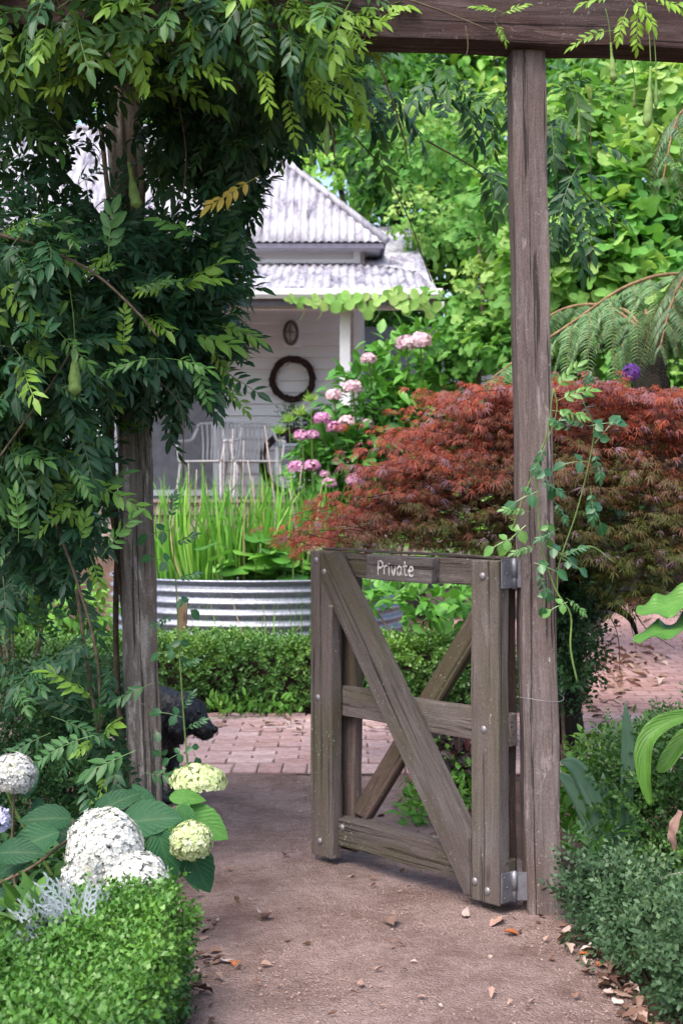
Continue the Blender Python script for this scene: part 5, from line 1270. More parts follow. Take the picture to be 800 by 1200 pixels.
# young shoots; the top ones coloured brighter to stand in for sunlight
def shoots(parent, spots, mat='wisteria_leaf', tps=WIST):
    for i, (px, py, d, s, ang, lean, v) in enumerate(spots): leaf_at(parent, px, py, d, s, ang, lean, mat, v, 1.0 * s / F * d / (s / F * d), [tp_unit(tp) for tp in tps], i, facing=(0, -.7, .7))
_unit = {}
def tp_unit(tp):
    if id(tp) not in _unit:
        L_ = np.abs(tp.v[:, 1]).max(); t2 = T(); t2.V = [tuple(q) for q in tp.v / L_]; t2.F = tp.F; t2.U = tp.U; _unit[id(tp)] = t2.arr()
    return _unit[id(tp)]
shoots(wis, [(395, 45, 4.55, 70, -15, -.3, .97), (370, 60, 4.5, 80, -35, -.3, .95), (400, 80, 4.55, 75, -60, -.2, .98), (425, 100, 4.6, 55, -100, -.2, .95), (330, 30, 4.45, 80, 165, -.2, .92), (150, 40, 4.4, 90, 20, -.3, .92), (110, 35, 4.4, 80, 160, -.2, .9), (60, 20, 4.4, 90, 190, -.2, .9),
             (130, 110, 4.5, 80, 10, -.3, .85), (190, 95, 4.6, 90, -20, -.3, .82), (205, 345, 4.75, 80, 40, -.3, .9), (190, 335, 4.75, 80, 15, -.3, .86), (250, 380, 5.0, 70, -15, -.2, .88), (240, 400, 5.0, 65, -45, -.2, .9), (215, 390, 4.9, 80, -10, -.2, .84), (250, 440, 5.0, 60, -30, -.2, .86),
             (100, 560, 4.8, 90, -20, -.3, .8), (90, 350, 4.6, 90, 150, -.3, .75), (30, 385, 4.6, 80, 200, -.3, .75), (105, 650, 4.9, 60, -70, -.2, .85), (180, 800, 4.85, 60, 200, -.2, .5), (60, 840, 4.7, 75, -10, -.2, .5), (160, 880, 4.6, 75, 195, -.3, .55), (110, 860, 4.6, 80, 190, -.3, .55), (165, 905, 4.7, 60, 0, -.2, .5), (60, 860, 4.7, 70, 200, -.2, .5)])
shoots(wis, [(U_(300, 425), U_(5, 115), U_(4.2, 4.45), U_(45, 75), U_(-100, 50), -.5, U_(.92, 1)) for k in range(30)] + [(U_(60, 210), U_(0, 110), U_(4.2, 4.45), U_(50, 80), U_(-40, 200), -.5, U_(.82, 1)) for k in range(24)] + [(U_(30, 260), U_(280, 420), U_(4.5, 4.8), U_(45, 80), U_(-60, 220), -.3, U_(.6, .9)) for k in range(18)] + [(U_(10, 130), U_(480, 660), U_(4.6, 4.9), U_(45, 75), U_(-70, 220), -.3, U_(.55, .85)) for k in range(12)])
# leaves on the beam and hanging by the hinge post
shoots(wis, [(590, 15, 4.36, 42, 160, -.2, .9), (585, 18, 4.36, 40, 30, -.2, .93), (580, 25, 4.36, 32, -60, -.2, .9), (720, -8, 4.3, 50, 190, -.2, .92), (735, -5, 4.3, 60, -50, -.2, .97), (745, 0, 4.3, 60, -85, -.2, .98), (770, 5, 4.3, 50, 0, -.2, .9), (720, 35, 4.33, 55, 180, -.1, .9), (735, 10, 4.3, 46, -110, -.2, .95), (755, -10, 4.3, 60, -20, -.2, .95)])
hb2 = [PB(570, 98, 5.6, 34, 12, .2), PB(655, 130, 5.7, 26, 30, .2), PB(660, 215, 5.7, 24, 50, .2), PB(580, 195, 5.6, 16, 14, .15, .5), PB(440, 105, 5.4, 24, 24, .2), PB(510, 88, 5.5, 40, 10, .2)]
P, g_, up, D = mass(hb2, 62, .2, droop=.6, out=.5, rand=.5, face=(0, -.4, 0)); v_ = .2 + .5 * rng.random(len(P))
h = Heap(); wh = rng.integers(0, len(WIST), len(P)); Rm = frames(g_, up) * (.7 + .4 * rng.random(len(P)))[:, None, None]
for k, tp in enumerate(WIST): h.add(tp, Rm[wh == k], P[wh == k], v_[wh == k])
h.obj('hanging_foliage', 'wisteria_leaf', wis)['kind'] = 'stuff'
# stems
for pl, d, r0, r1 in ((((0, 15), (45, 48), (90, 92)), 4.5, .007, .005), (((150, -5), (185, 25), (200, 60)), 4.5, .006, .003), (((268, 0), (330, 40), (370, 95), (388, 150), (392, 185)), 4.45, .006, .003), (((0, 275), (50, 290), (110, 320), (160, 365), (185, 395)), 4.55, .007, .003),
                      (((255, 0), (245, 40), (215, 70), (200, 105), (205, 118)), 4.5, .004, .002), (((280, -5), (282, 60), (278, 110)), 4.6, .0025, .002), (((340, 30), (338, 80), (341, 115)), 4.6, .0025, .002), (((0, 535), (25, 500), (60, 450), (90, 400)), 4.6, .004, .003), (((210, 120), (218, 180), (214, 235)), 4.7, .002, .002),
                      (((400, 30), (440, 70), (470, 150), (478, 190)), 4.9, .004, .002), (((415, 160), (450, 200), (480, 260), (505, 330)), 5.3, .003, .002), (((500, 165), (560, 200), (600, 235)), 5.6, .004, .002), (((640, 160), (680, 220), (735, 270)), 5.7, .004, .002), (((480, 0), (520, 14), (575, 36)), 4.33, .004, .002),
                      (((545, 30), (548, 52), (546, 66)), 4.33, .002, .0015), (((680, 35), (683, 60), (680, 90)), 4.9, .002, .0015), (((90, 690), (100, 760), (115, 860)), 4.95, .007, .006), (((60, 600), (90, 680), (112, 760), (120, 850)), 4.9, .006, .005), (((180, 440), (212, 480), (215, 560)), 4.95, .003, .002), (((690, 100), (692, 200), (690, 330)), 5.8, .002, .002)):
    tube('stem', [W(a, b, d) for a, b in pl], r0, r1, 'vine_stem', wis, 5, 6)
for ph, r_ in ((0.0, .022), (2.4, .013)):
    pts = []
    for i in range(15):
        q = i / 14; c = LPB.lerp(LPT, q); rad = .10
        pts.append((c.x - .075 + .03 * math.sin(q * 9 + ph), c.y + .085 + .02 * math.cos(q * 8 + ph), c.z))
    tube('stem', pts, r_, r_ * .7, 'vine_stem', wis, 7, 4, True, .06)
# hanging pods
def pod(px, py, d, lpx, wpx, stalk=40, mat='pod_green', tw=0.0):
    top = W(px, py, d); L_ = lpx / F * d; w = wpx / F * d / 2
    f = lambda s: max(w * (.30 + .2 * s) if s < .35 else w * (.37 + .63 * math.sin(min((s - .35) / .42, 1) * math.pi / 2)) * (1 if s < .88 else max(1 - ((s - .88) / .12) ** 2, .08)), .0012)
    f0 = f; f = lambda q: f0(q) * (1 + .06 * math.sin(q * 30) * (q > .4))
    o = tube('pod', [top, top + Vector((tw * .3, 0, -L_ * .33)), top + Vector((tw * .6, 0, -L_ * .66)), top + Vector((tw, 0, -L_))], f, 0, mat, wis, 8, 9)
    tube('pod_stalk', [top, W(px - 2, py - stalk * .5, d), W(px - 6, py - stalk, d)], .0018, .002, 'green_stem', wis, 4)
pod(151, 190, 4.75, 55, 13, 20, tw=.03); pod(88, 398, 4.55, 66, 15, 60); pod(383, 118, 4.4, 66, 7, 50); pod(715, 50, 4.35, 46, 9, 40, tw=.01); pod(762, 78, 4.3, 72, 11, 75, tw=-.012); pod(768, 76, 4.32, 52, 5, 60); pod(743, 95, 4.9, 32, 5, 30); pod(678, 128, 5.2, 40, 5, 30); pod(310, 140, 4.9, 60, 5, 40)
# one yellowed leaf
yl = leaf_at(wis, 305, 207, 4.55, 84, 206, -.15, 'yellow_leaf', .5, 1.0, [tp_unit(pinnate(5, .23, .070, .030, .12, 52, 21))], 0, facing=(0, -.8, .6)); yl['label'] = 'single yellow autumn coloured compound leaf'

# ================================================================== climbing rose on the hinge post
rose = thing('climbing_rose', (.70, 4.46, 0), 'young climbing rose with rounded leaflets twining up the hinge post', 'rose')
RL = pinnate(2, .10, .052, .036, .25, 62, 3); RL2 = pinnate(1, .08, .056, .040, .25, 60, 5)
RU = [tp_unit(RL), tp_unit(RL2)]
for pl, d, r_ in ((((676, 800), (668, 760), (668, 720), (650, 690), (634, 640), (630, 590), (628, 545), (640, 510), (648, 455)), 4.43, .0035), (((600, 620), (612, 585), (628, 545), (636, 520)), 4.42, .003), (((652, 700), (655, 660), (675, 600), (690, 540), (695, 500), (682, 470)), 4.45, .003), (((655, 655), (690, 640), (720, 660)), 4.46, .003), (((648, 455), (652, 480), (640, 520)), 4.42, .0025)):
    tube('stem', [W(a, b, d) for a, b in pl], r_, r_ * .6, 'green_stem', rose, 5, 5)
for i, (px, py, s, ang, v) in enumerate(((640, 520, 36, -120, .3), (632, 545, 34, -60, .4), (628, 560, 36, -30, .2), (630, 575, 36, 200, .35), (622, 600, 34, 170, .85), (615, 615, 36, 220, .9), (630, 640, 32, 190, .75), (640, 640, 34, -20, .3), (628, 665, 36, -70, .3), (625, 660, 34, -10, .6), (648, 585, 30, -60, .35), (640, 610, 26, -80, .8),
                                        (683, 475, 34, 80, .2), (690, 500, 34, 20, .25), (690, 500, 30, 160, .3), (697, 520, 34, 60, .3), (695, 525, 38, -80, .25), (688, 540, 32, 180, .15), (692, 570, 40, -90, .25), (690, 585, 36, -60, .3), (655, 650, 30, 20, .3), (658, 655, 28, -20, .25), (663, 700, 28, -40, .8), (664, 705, 26, 200, .85), (672, 505, 30, 150, .15), (645, 505, 26, 60, .8), (648, 460, 60, 50, .92), (650, 470, 60, 20, .95), (645, 480, 40, -10, .9), (600, 630, 30, 200, .85), (655, 620, 30, 200, .3), (640, 690, 26, -100, .4))):
    leaf_at(rose, px, py, 4.42, s * (1.2 if s < 50 else .9), ang, -.3, 'rose_leaf', v, 1.0, RU if s < 50 else [tp_unit(WIST[4])], i, facing=(0, -.8, .6))

# ================================================================== white hydrangea
wh_ = thing('white_hydrangea', (WX(95, 4.35), 4.35, -.02), 'leafy hydrangea with big white flower heads beside the path', 'hydrangea')
hd = [(123, 1000, 3.95, 44, 52, 1700, 'white_petal'), (160, 1032, 3.88, 37, 31, 900, 'white_petal'), (104, 1036, 3.92, 32, 32, 800, 'white_petal'), (132, 1066, 3.86, 36, 28, 700, 'white_petal'), (17, 908, 4.2, 25, 24, 650, 'white_petal'), (0, 962, 4.05, 12, 15, 120, 'lavender_petal'),
      (224, 986, 4.12, 24, 23, 520, 'cream_petal')]
for (px, py, d, rx, ry, n_, mt_) in hd:
    c = W(px, py, d); o = head(wh_, c, (rx / F * d, rx / F * d, ry / F * d), n_, .0092 * (1 if mt_ == 'white_petal' else .9), mt_, 'flower_head', -.75)
    tube('flower_stem', [c, c + Vector((-.03, .12, -.12)), Vector((WX(95, 4.35), 4.35, .02))], .005, .006, 'green_stem', wh_, 5)
c = W(232, 918, 4.55); head(wh_, c, (33 / F * 4.55, .08, 22 / F * 4.55), 700, .0072, 'cream_petal', 'flower_head', -.15)
tube('flower_stem', [c, W(222, 935, 4.6), W(195, 985, 4.5), W(150, 1040, 4.4), Vector((WX(110, 4.4), 4.4, .02))], .005, .006, 'green_stem', wh_, 5)
for i, (px, py, d, s, ang, lean, v) in enumerate((
        (85, 960, 4.15, 70, 172, -.25, .25), (70, 975, 4.1, 75, 195, -.3, .3), (40, 1000, 4.0, 60, 200, -.4, .2), (50, 985, 4.2, 60, 100, .2, .15), (140, 965, 4.2, 90, 12, -.25, .35), (110, 955, 4.25, 70, 35, -.1, .3), (185, 970, 4.15, 80, -72, -.35, .42), (215, 985, 4.2, 78, -58, -.3, .45),
        (198, 935, 4.35, 48, 8, -.2, .85), (215, 942, 4.3, 56, -80, -.4, .6), (212, 950, 4.35, 75, -25, -.2, .8), (195, 975, 4.3, 50, 60, -.1, .75), (60, 1040, 4.0, 60, 240, -.2, .1), (90, 1030, 4.1, 60, 210, -.2, .15), (30, 935, 4.3, 50, 80, .1, .15), (-5, 1000, 3.95, 70, 10, -.3, .22), (150, 985, 4.3, 60, -100, -.2, .2), (180, 955, 4.35, 50, 120, 0, .3), (20, 1050, 4.0, 60, 190, -.2, .1), (115, 990, 4.3, 70, 160, 0, .2))):
    leaf_at(wh_, px, py, d, s * .86, ang, lean, 'big_leaf', v, 1.0, HLEAF, i)
for pl in (((0, 1035), (40, 1015), (80, 985), (120, 970)), ((60, 1060), (90, 1000), (85, 960)), ((170, 1040), (190, 985), (205, 945)), ((20, 1060), (15, 990), (17, 925))):
    tube('stem', [W(a, b, 4.25) for a, b in pl], .006, .004, 'vine_stem', wh_, 5)

# silver foliage
SILV = T()
for k in range(5):
    s = .2 + .18 * k
    for sd in (-1, 1):
        M = Matrix.Translation((0, s, 0)) @ rotm('Z', -sd * R(48)); SILV.add(*blade(.36 * (1 - .45 * s), .075, .3, -.1, ((0, .6), (.35, .55), (.6, 1.0), (1, 0.0)), M=M))
        M2 = Matrix.Translation((sd * .13, s + .12, 0)) @ rotm('Z', -sd * R(8)); SILV.add(*blade(.17, .055, .3, 0, ((0, .4), (.6, 1), (1, 0)), M=M2))
SILV.add(*blade(1.0, .05, .2, 0, ((0, 1), (.5, .8), (.85, 1.3), (1, 0)))); SILV.arr()
dm = thing('silver_ragwort', (WX(88, 3.62), 3.62, 0), 'silver grey lacy foliage plant between the clipped hedge and white flowers', 'plant')
for i in range(17):
    px, py = random.choice(((96, 1078), (88, 1090), (76, 1095), (100, 1095), (66, 1100), (104, 1086), (84, 1100), (56, 1104)))
    leaf_at(dm, px + random.uniform(-8, 8), py + random.uniform(-8, 8), 3.52 + random.uniform(-.08, .08), random.uniform(38, 62), random.gauss(95, 38), random.uniform(-.5, .3), 'silver_leaf', random.random(), 1.0, [SILV], 0, facing=(0, -1, .2))
tube('stem', [(WX(88, 3.6), 3.62, 0), W(92, 1120, 3.6), W(95, 1085, 3.58)], .006, .004, 'silver_leaf', dm, 5)
shrub('lance_leaf_plant', [PB(25, 1095, 3.55, 40, 25, .12), PB(60, 1085, 3.75, 22, 20, .1)], 150, SLIM, .085, 'box_leaf', 'low plant of narrow grey green leaves behind the clipped hedge at the edge', 'plant', None, 3, (WX(30, 3.6), 3.6), out=.6, droop=-.5)

# ================================================================== right foreground
for i, (x, y, z_, rx, ry, rz_, n_, lab) in enumerate(((.80, 4.24, .13, .10, .13, .13, 420, 'small bluish box shrub touching the foot of the hinge post'), (.87, 3.95, .12, .14, .16, .13, 520, 'bluish box shrub second from the hinge post along the path'), (.95, 3.62, .12, .16, .17, .13, 580, 'rounded bluish box shrub where the path leaves the picture'), (1.05, 3.28, .12, .17, .18, .13, 560, 'bluish box shrub in the bottom corner of the picture'))):
    shrub('box_shrub', [((x, y, z_ * .8), (rx, ry, rz_ * .85)), ((x + .07, y + .05, z_ * .9 + .03), (rx * .7, ry * .6, rz_ * .7)), ((x - .04, y + .1, z_ * .9), (rx * .5, ry * .5, rz_ * .9))], int(n_ * 1.9), BOXS + [sprig(12, .085, .022, .013, 31), sprig(6, .03, .014, .010, 33)], .92, 'blue_box_leaf', lab, 'shrub', 'bluish box shrubs along the path', 5, (x, y), out=.8, droop=-.35, shell=.35)
shrub('dark_box_shrub', [PB(765, 960, 4.95, 60, 75, .22), PB(735, 905, 5.1, 45, 45, .2), PB(790, 890, 5.0, 45, 50, .2), PB(790, 1030, 4.8, 40, 60, .2)], 1700, BOXS, 1.0, 'box_leaf', 'taller dark box shrub below the curled arum leaves', 'shrub', None, 6, (WX(765, 5), 5.0), out=.8, droop=-.3)
shrub('feathery_weed', [PB(672, 940, 5.1, 22, 40, .12), PB(700, 990, 4.9, 26, 26, .1)], 260, SLIM, .06, 'ground_cover_leaf', 'fine lime green weed between the hinge post and the strap leaves', 'weed', None, 2, (WX(680, 5.0), 5.0), out=.4, droop=-.8)
dt = thing('dead_twig', (WX(772, 4.3), 4.3, 0), 'bare pale forked twig sticking out of the shrubs at the picture edge', 'twig')
tube('branch', [(WX(765, 4.3), 4.3, 0), W(768, 1050, 4.3), W(776, 1030, 4.28), W(800, 1022, 4.25)], .006, .003, 'litter_pale', dt, 5)
tube('branch', [W(771, 1042, 4.29), W(772, 1020, 4.28), W(775, 1008, 4.27)], .004, .002, 'litter_pale', dt, 5)
sp = thing('strap_leaf_plant', (WX(705, 4.95), 4.95, -.02), 'plant with long arching blue green strap leaves beside the hinge post', 'plant')
sw = lambda w: (lambda s: w * (1 - s ** 5) * (.75 + .5 * min(s * 2, 1) * (1 - s * .3)))
for pl, w, v in ((((708, 1010), (702, 965), (688, 922), (672, 897), (655, 892)), .030, .5), (((704, 1015), (694, 975), (678, 935), (664, 915), (652, 905)), .026, .9), (((728, 1010), (734, 930), (735, 870), (732, 822)), .022, .35), (((712, 1000), (708, 950), (706, 905)), .022, .6), (((720, 1005), (722, 950), (717, 915)), .024, .4), (((740, 1010), (738, 960), (730, 930)), .024, .4), (((724, 1040), (728, 1010), (727, 985)), .028, .45)):
    ribbon('leaf', [W(a, b, 4.92) for a, b in pl], sw(w), 'strap_leaf', sp, (-.15, -1, .25), .35, v)
ar = thing('arum', (WX(830, 4.75), 4.75, -.02), 'arum with curled bright green leaves at the picture edge', 'plant')
ribbon('leaf', [W(815, 835, 4.7), W(778, 848, 4.68), W(758, 870, 4.66), W(755, 905, 4.65), W(762, 945, 4.65)], lambda s: .036 * math.sin(math.pi * min(.08 + s * .92, 1)) ** .6 + .002, 'arum_leaf', ar, (-.55, -.8, .3), .9, .5, 8, 6, .06, .3)
ribbon('leaf', [W(825, 850, 4.75), W(800, 868, 4.74), W(780, 895, 4.72), W(770, 905, 4.72)], lambda s: .032 * math.sin(math.pi * min(.12 + s * .88, 1)) ** .6 + .002, 'arum_leaf', ar, (-.4, -.8, .5), .8, .7, 8, 6, .05, .2)
for a in ((815, 835), (825, 850)): tube('stalk', [W(a[0], a[1], 4.72), W(a[0] + 12, a[1] + 70, 4.74), (WX(832, 4.75), 4.75, -.02)], .008, .011, 'green_stem', ar)
lb = thing('lobed_leaf_plant', (WX(860, 4.5), 4.5, -.02), 'plant with big wavy lobed leaves reaching in at the picture edge', 'plant')
ribbon('leaf', [W(850, 690, 4.4), W(808, 700, 4.4), W(775, 712, 4.38), W(745, 718, 4.36)], lambda s: .060 * math.sin(math.pi * min(.15 + s * .85, 1)) ** .55 + .003, 'arum_leaf', lb, (-.1, -.45, .9), .2, .25, 8, 8, .22)
ribbon('leaf', [W(850, 728, 4.36), W(808, 735, 4.36), W(775, 740, 4.34), W(742, 752, 4.32)], lambda s: .058 * math.sin(math.pi * min(.15 + s * .85, 1)) ** .55 * (1 + .18 * math.sin(s * 26)) + .003, 'arum_leaf', lb, (-.1, -.3, .95), .25, .15, 8, 8, .30)
for a in ((850, 690), (850, 728)): tube('stalk', [W(a[0], a[1], 4.4), W(870, 850, 4.45), (WX(860, 4.5), 4.5, -.02)], .008, .012, 'green_stem', lb)
dl = ribbon('curled_dead_leaf', [W(797, 950, 4.6), W(788, 975, 4.58), W(791, 1000, 4.6)], lambda s: .016 * math.sin(math.pi * min(.1 + s * .9, 1)) + .002, 'yellow_leaf', None, (-.6, -.8, .1), 1.0, .2, 8, 4, .3); dl.data.materials[0] = MATS['litter']
tag(dl, 'curled dry leaf caught in the dark shrub at the picture edge', 'leaf')

# ground cover and plum leaved plant inside the gate
for (blobs, n_, sz, mt_, nm, lab) in (([PB(500, 955, 5.85, 34, 16, .2), PB(530, 925, 6.2, 34, 16, .2), PB(545, 905, 6.5, 30, 16, .2), PB(490, 940, 6.1, 16, 10, .12)], 900, .045, 'ground_cover_leaf', 'ground_cover', 'lime green ground cover seen through the gate braces'),
                                      ([PB(528, 885, 6.45, 34, 16, .18), PB(550, 893, 6.4, 20, 14, .15)], 260, .07, 'plum_leaf', 'plum_leaf_plant', 'dark plum coloured leafy plant behind the crossed gate braces'),
                                      ([PB(515, 868, 6.7, 14, 16, .1)], 150, .05, 'ground_cover_leaf', 'green_tuft', 'small green tuft on the brick edge behind the gate'),
                                      ([PB(690, 890, 6.6, 30, 22, .2), PB(730, 880, 6.5, 40, 24, .2), PB(775, 870, 6.5, 40, 24, .2)], 700, .05, 'box_leaf', 'edging_plants', 'green edging plants at the foot of the maple trunk'),
                                      ([PB(500, 705, 8.75, 55, 22, .2), PB(430, 700, 9.6, 30, 20, .2), PB(545, 710, 9.0, 25, 24, .2)], 300, .10, 'hydrangea_leaf', 'broad_green_plant', 'broad leaved green plants above the hedge seen through the gate top')):
    c = np.mean([b[0] for b in blobs], axis=0)
    shrub(nm, blobs, n_, BROAD if sz > .04 else SLIM, sz, mt_, lab, 'plant', None, 3, (c[0], c[1]), out=.6, droop=-.3)
bk = [PB(430, 655, 8.3, 60, 20, .15), PB(540, 660, 8.2, 70, 22, .15)]
shrub('soft_green_shrub', [PB(640, 640, 8.6, 60, 40, .25), PB(560, 640, 9.6, 60, 60, .25), PB(480, 650, 10.2, 50, 40, .25)], 700, BROAD, .08, 'ground_cover_leaf', 'soft green shrub half hidden behind the red maple crown', 'shrub', None, 5, (WX(600, 9.3), 9.3))
reed_clump('grass_tuft', WX(285, 9.6), 9.6, -.02, .25, 40, .62, .007, 'thin pale grass tuft rising over the hedge before the tank', 'grass', 'reed_leaf', None, .35)
reed_clump('grass_tuft', WX(345, 9.6), 9.6, -.02, .2, 46, .68, .007, 'arching grass tuft over the hedge next to the gate', 'grass', 'reed_leaf', None, .45)
reed_clump('grass_tuft', WX(700, 6.3), 6.3, -.02, .15, 24, .28, .006, 'small grass tuft beside the maple trunk', 'grass', 'reed_leaf', None, .5)

# twining weed in front of the left post
tw = thing('climbing_shoot', (WX(207, 5.0), 5.0, -.02), 'slim green shoot with small leaves growing in front of the dog', 'plant')
tube('stem', [(WX(222, 5.0), 5.0, -.02), W(222, 930, 5.0), W(216, 850, 5.0), W(210, 760, 5.0), W(206, 680, 5.0), W(200, 610, 5.0)], .0045, .002, 'green_stem', tw, 5)
for i, (px, py, s, ang) in enumerate(((216, 900, 30, 10), (217, 880, 30, 200), (216, 855, 34, 30), (214, 840, 36, 160), (212, 835, 34, 60), (222, 870, 28, -60), (209, 780, 30, 20), (208, 760, 32, 190), (207, 720, 36, 200), (206, 700, 34, -30), (205, 680, 36, 20), (203, 660, 36, 160), (202, 640, 38, 30), (200, 620, 40, 190), (200, 612, 40, 80), (210, 745, 34, -80), (196, 905, 40, 20), (190, 890, 30, 100))):
    leaf_at(tw, px, py, 5.0, s, ang, -.3, 'rose_leaf', random.uniform(.1, .6), 1.0, [tp_unit(RL), tp_unit(RL2)], i, facing=(0, -.8, .6))

# ================================================================== dog
def dog():
    bx, by = WX(185, 6.15), 6.15
    t_ = thing('dog', (bx - .15, by, 0), 'black curly coated dog with lowered head standing behind the left post', 'dog')
    bm = bmesh.new()
    def S(x, y, z, r, sx=1, sy=1, sz=1):
        M = Matrix.Translation((bx + x, by + y, z)) @ Matrix.Diagonal((r * sx, r * sy, r * sz, 1)); bmesh.ops.create_uvsphere(bm, u_segments=16, v_segments=10, radius=1.0, matrix=M)
    def C(a, b, r0, r1, n_=9):
        for k in range(n_):
            s = k / (n_ - 1); p = Vector(a).lerp(Vector(b), s); S(p.x, p.y, p.z, r0 + (r1 - r0) * s)
    # trunk: deep chest to the right, belly tucked up, haunch left
    C((-.02, .04, .37), (-.24, .08, .39), .122, .105); C((-.24, .08, .39), (-.44, .10, .385), .105, .110); S(-.46, .10, .35, .115)
    S(.00, .03, .32, .120, .9, .85, 1.05); S(-.05, .03, .43, .070)
    # neck and head, lowered
    C((.02, .03, .41), (.115, -.01, .385), .088, .076)
    S(.135, -.02, .390, .076, 1.1, 1.0, .95); S(.118, -.02, .432, .054)
    C((.16, -.03, .360), (.205, -.05, .325), .056, .046); S(.212, -.052, .320, .044)
    # ears hang at the sides of the head
    for sd in (-1, 1):
        C((.105, -.02 + sd * .074, .42), (.098, -.02 + sd * .096, .33), .028, .040, 6); S(.102, -.02 + sd * .094, .315, .044, 1.0, .6, 1.2)
    # front legs: elbow back, straight forearm, paw
    for y_, dx in ((-.05, .0), (.09, .06)):
        C((.0 + dx * .4, y_, .30), (-.015 + dx, y_, .20), .062, .042); C((-.015 + dx, y_, .20), (.005 + dx, y_, .05), .040, .030); C((.005 + dx, y_ - .005, .032), (.05 + dx, y_ - .012, .026), .034, .028, 4)
    # hind legs: thigh, knee forward, hock back, upright shank, paw
    for y_, dx in ((.0, .0), (.19, -.06)):
        C((-.44 + dx, y_, .36), (-.36 + dx, y_, .22), .085, .052); C((-.36 + dx, y_, .22), (-.46 + dx, y_, .13), .046, .032); C((-.46 + dx, y_, .13), (-.445 + dx, y_, .04), .030, .028); C((-.445 + dx, y_, .030), (-.39 + dx, y_, .026), .032, .026, 4)
    C((-.55, .10, .42), (-.66, .12, .50), .03, .02, 8)
    me = bpy.data.meshes.new('body'); bm.to_mesh(me); bm.free()
    tmp = bpy.data.objects.new('body_source', me); col.objects.link(tmp)
    md = tmp.modifiers.new('r', 'REMESH'); md.mode = 'VOXEL'; md.voxel_size = .011
    sm = tmp.modifiers.new('s', 'SMOOTH'); sm.factor = .5; sm.iterations = 7
    dg = bpy.context.evaluated_depsgraph_get(); me2 = bpy.data.meshes.new_from_object(tmp.evaluated_get(dg)); bpy.data.objects.remove(tmp)
    me2.name = 'body'; me2.materials.clear(); me2.materials.append(MATS['black_coat']); me2.shade_smooth()
    body = put('body', me2, t_)
    nv = len(me2.vertices); co = np.empty(nv * 3); me2.vertices.foreach_get('co', co); co = co.reshape(-1, 3)
    nn = np.empty(nv * 3); me2.vertices.foreach_get('normal', nn); nn = nn.reshape(-1, 3)
    co = co + nn * (.006 * np.sin(co[:, 0] * 130) * np.sin(co[:, 1] * 120) * np.sin(co[:, 2] * 125))[:, None]; me2.vertices.foreach_set('co', co.ravel().astype(np.float32)); me2.update()
    # coat: short curling locks all over
    idx = rng.integers(0, nv, 9000); P = co[idx] + rnd(9000, .003); N = nn[idx]
    back = np.clip((P[:, 2] - .40) / .1, 0, 1) * (P[:, 0] < bx + .06)
    g_ = N * (.75 - .45 * back)[:, None] + np.array([-.35, 0, -.55]) + rnd(9000, .35)
    lock = T().add(*blade(1.0, .28, .2, .7, ((0, .6), (.4, 1.0), (1, 0)))).arr()
    Heap().add(lock, frames(g_, N) * (.008 + .006 * rng.random(9000))[:, None, None], P, rng.random(9000)).obj('coat', 'fur', t_)['kind'] = 'stuff'
    b2 = bmesh.new(); bmesh.ops.create_uvsphere(b2, u_segments=12, v_segments=8, radius=.017); bm_obj('nose', b2, 'black_nose', t_, Matrix.Translation((bx + .250, by - .06, .325)), True)
    for sd in (-1, 1):
        b2 = bmesh.new(); bmesh.ops.create_uvsphere(b2, u_segments=12, v_segments=8, radius=.012); bm_obj('eye', b2, 'black_nose', t_, Matrix.Translation((bx + .186, by - .028 + sd * .047, .402)), True)
dog()

# low cover in the bed that runs on beyond the picture's right edge
n_ = 2600
loc = np.column_stack([1.25 + 2.6 * rng.random(n_), 2.2 + 4.3 * rng.random(n_), .02 + .16 * rng.random(n_)])
loc = loc[loc[:, 0] / loc[:, 1] * F + 400 > 815]
g_ = np.column_stack([rng.normal(0, .6, len(loc)), rng.normal(-.2, .6, len(loc)), np.full(len(loc), .7)])
gc = Heap().add(BROAD[0], frames(g_, rnd(len(loc))) * (.06 + .06 * rng.random(len(loc)))[:, None, None], loc, rng.random(len(loc))).obj('bed_cover', 'dark_shrub_leaf')
tag(gc, 'low dark green cover filling the bed beside the box shrubs', 'ground cover', kind='stuff')

# ================================================================== fallen leaves and grit
def dead_tp(seed):
    rd = random.Random(seed); k = rd.random(); n_ = 8
    pr = ((0, 0), (.1, .45), (.25, .8 + .2 * k), (.45, 1.0), (.6, .8), (.8, .5), (1, 0)); V, Fs, U = blade(1.0, .35 + .3 * k, .5 + rd.uniform(-.9, .5), rd.uniform(-.5, .5), pr, serr=rd.uniform(0, .25), twist=rd.uniform(-.8, .8))
    V = [(a, b - .5, c + .03 * rd.uniform(-1, 1)) for a, b, c in V]; return T().add(V, Fs, U).arr()
DEAD = [dead_tp(s) for s in range(9)]
_dc = {}
def fallen(px, py, size, mat, label, group=None, k=None, yaw=None):
    d = F * (CH - .012) / (py - HY); x = WX(px, d); k = random.randrange(9) if k is None else k; L_ = size
    zb = .008 if not (6.74 < d < 8.6) else .020
    if (k, mat) not in _dc: _dc[(k, mat)] = DEAD[k].mesh('fallen_leaf', mat, .5)
    zmin = DEAD[k].v[:, 2].min() * L_
    M = Matrix.Translation((x, d, zb - zmin + .001)) @ rotm('Z', random.uniform(0, 6.28) if yaw is None else yaw) @ rotm('X', random.uniform(-.1, .1)) @ Matrix.Scale(L_, 4)
    tag(put('fallen_leaf', _dc[(k, mat)], None, M), label, 'leaf', group)
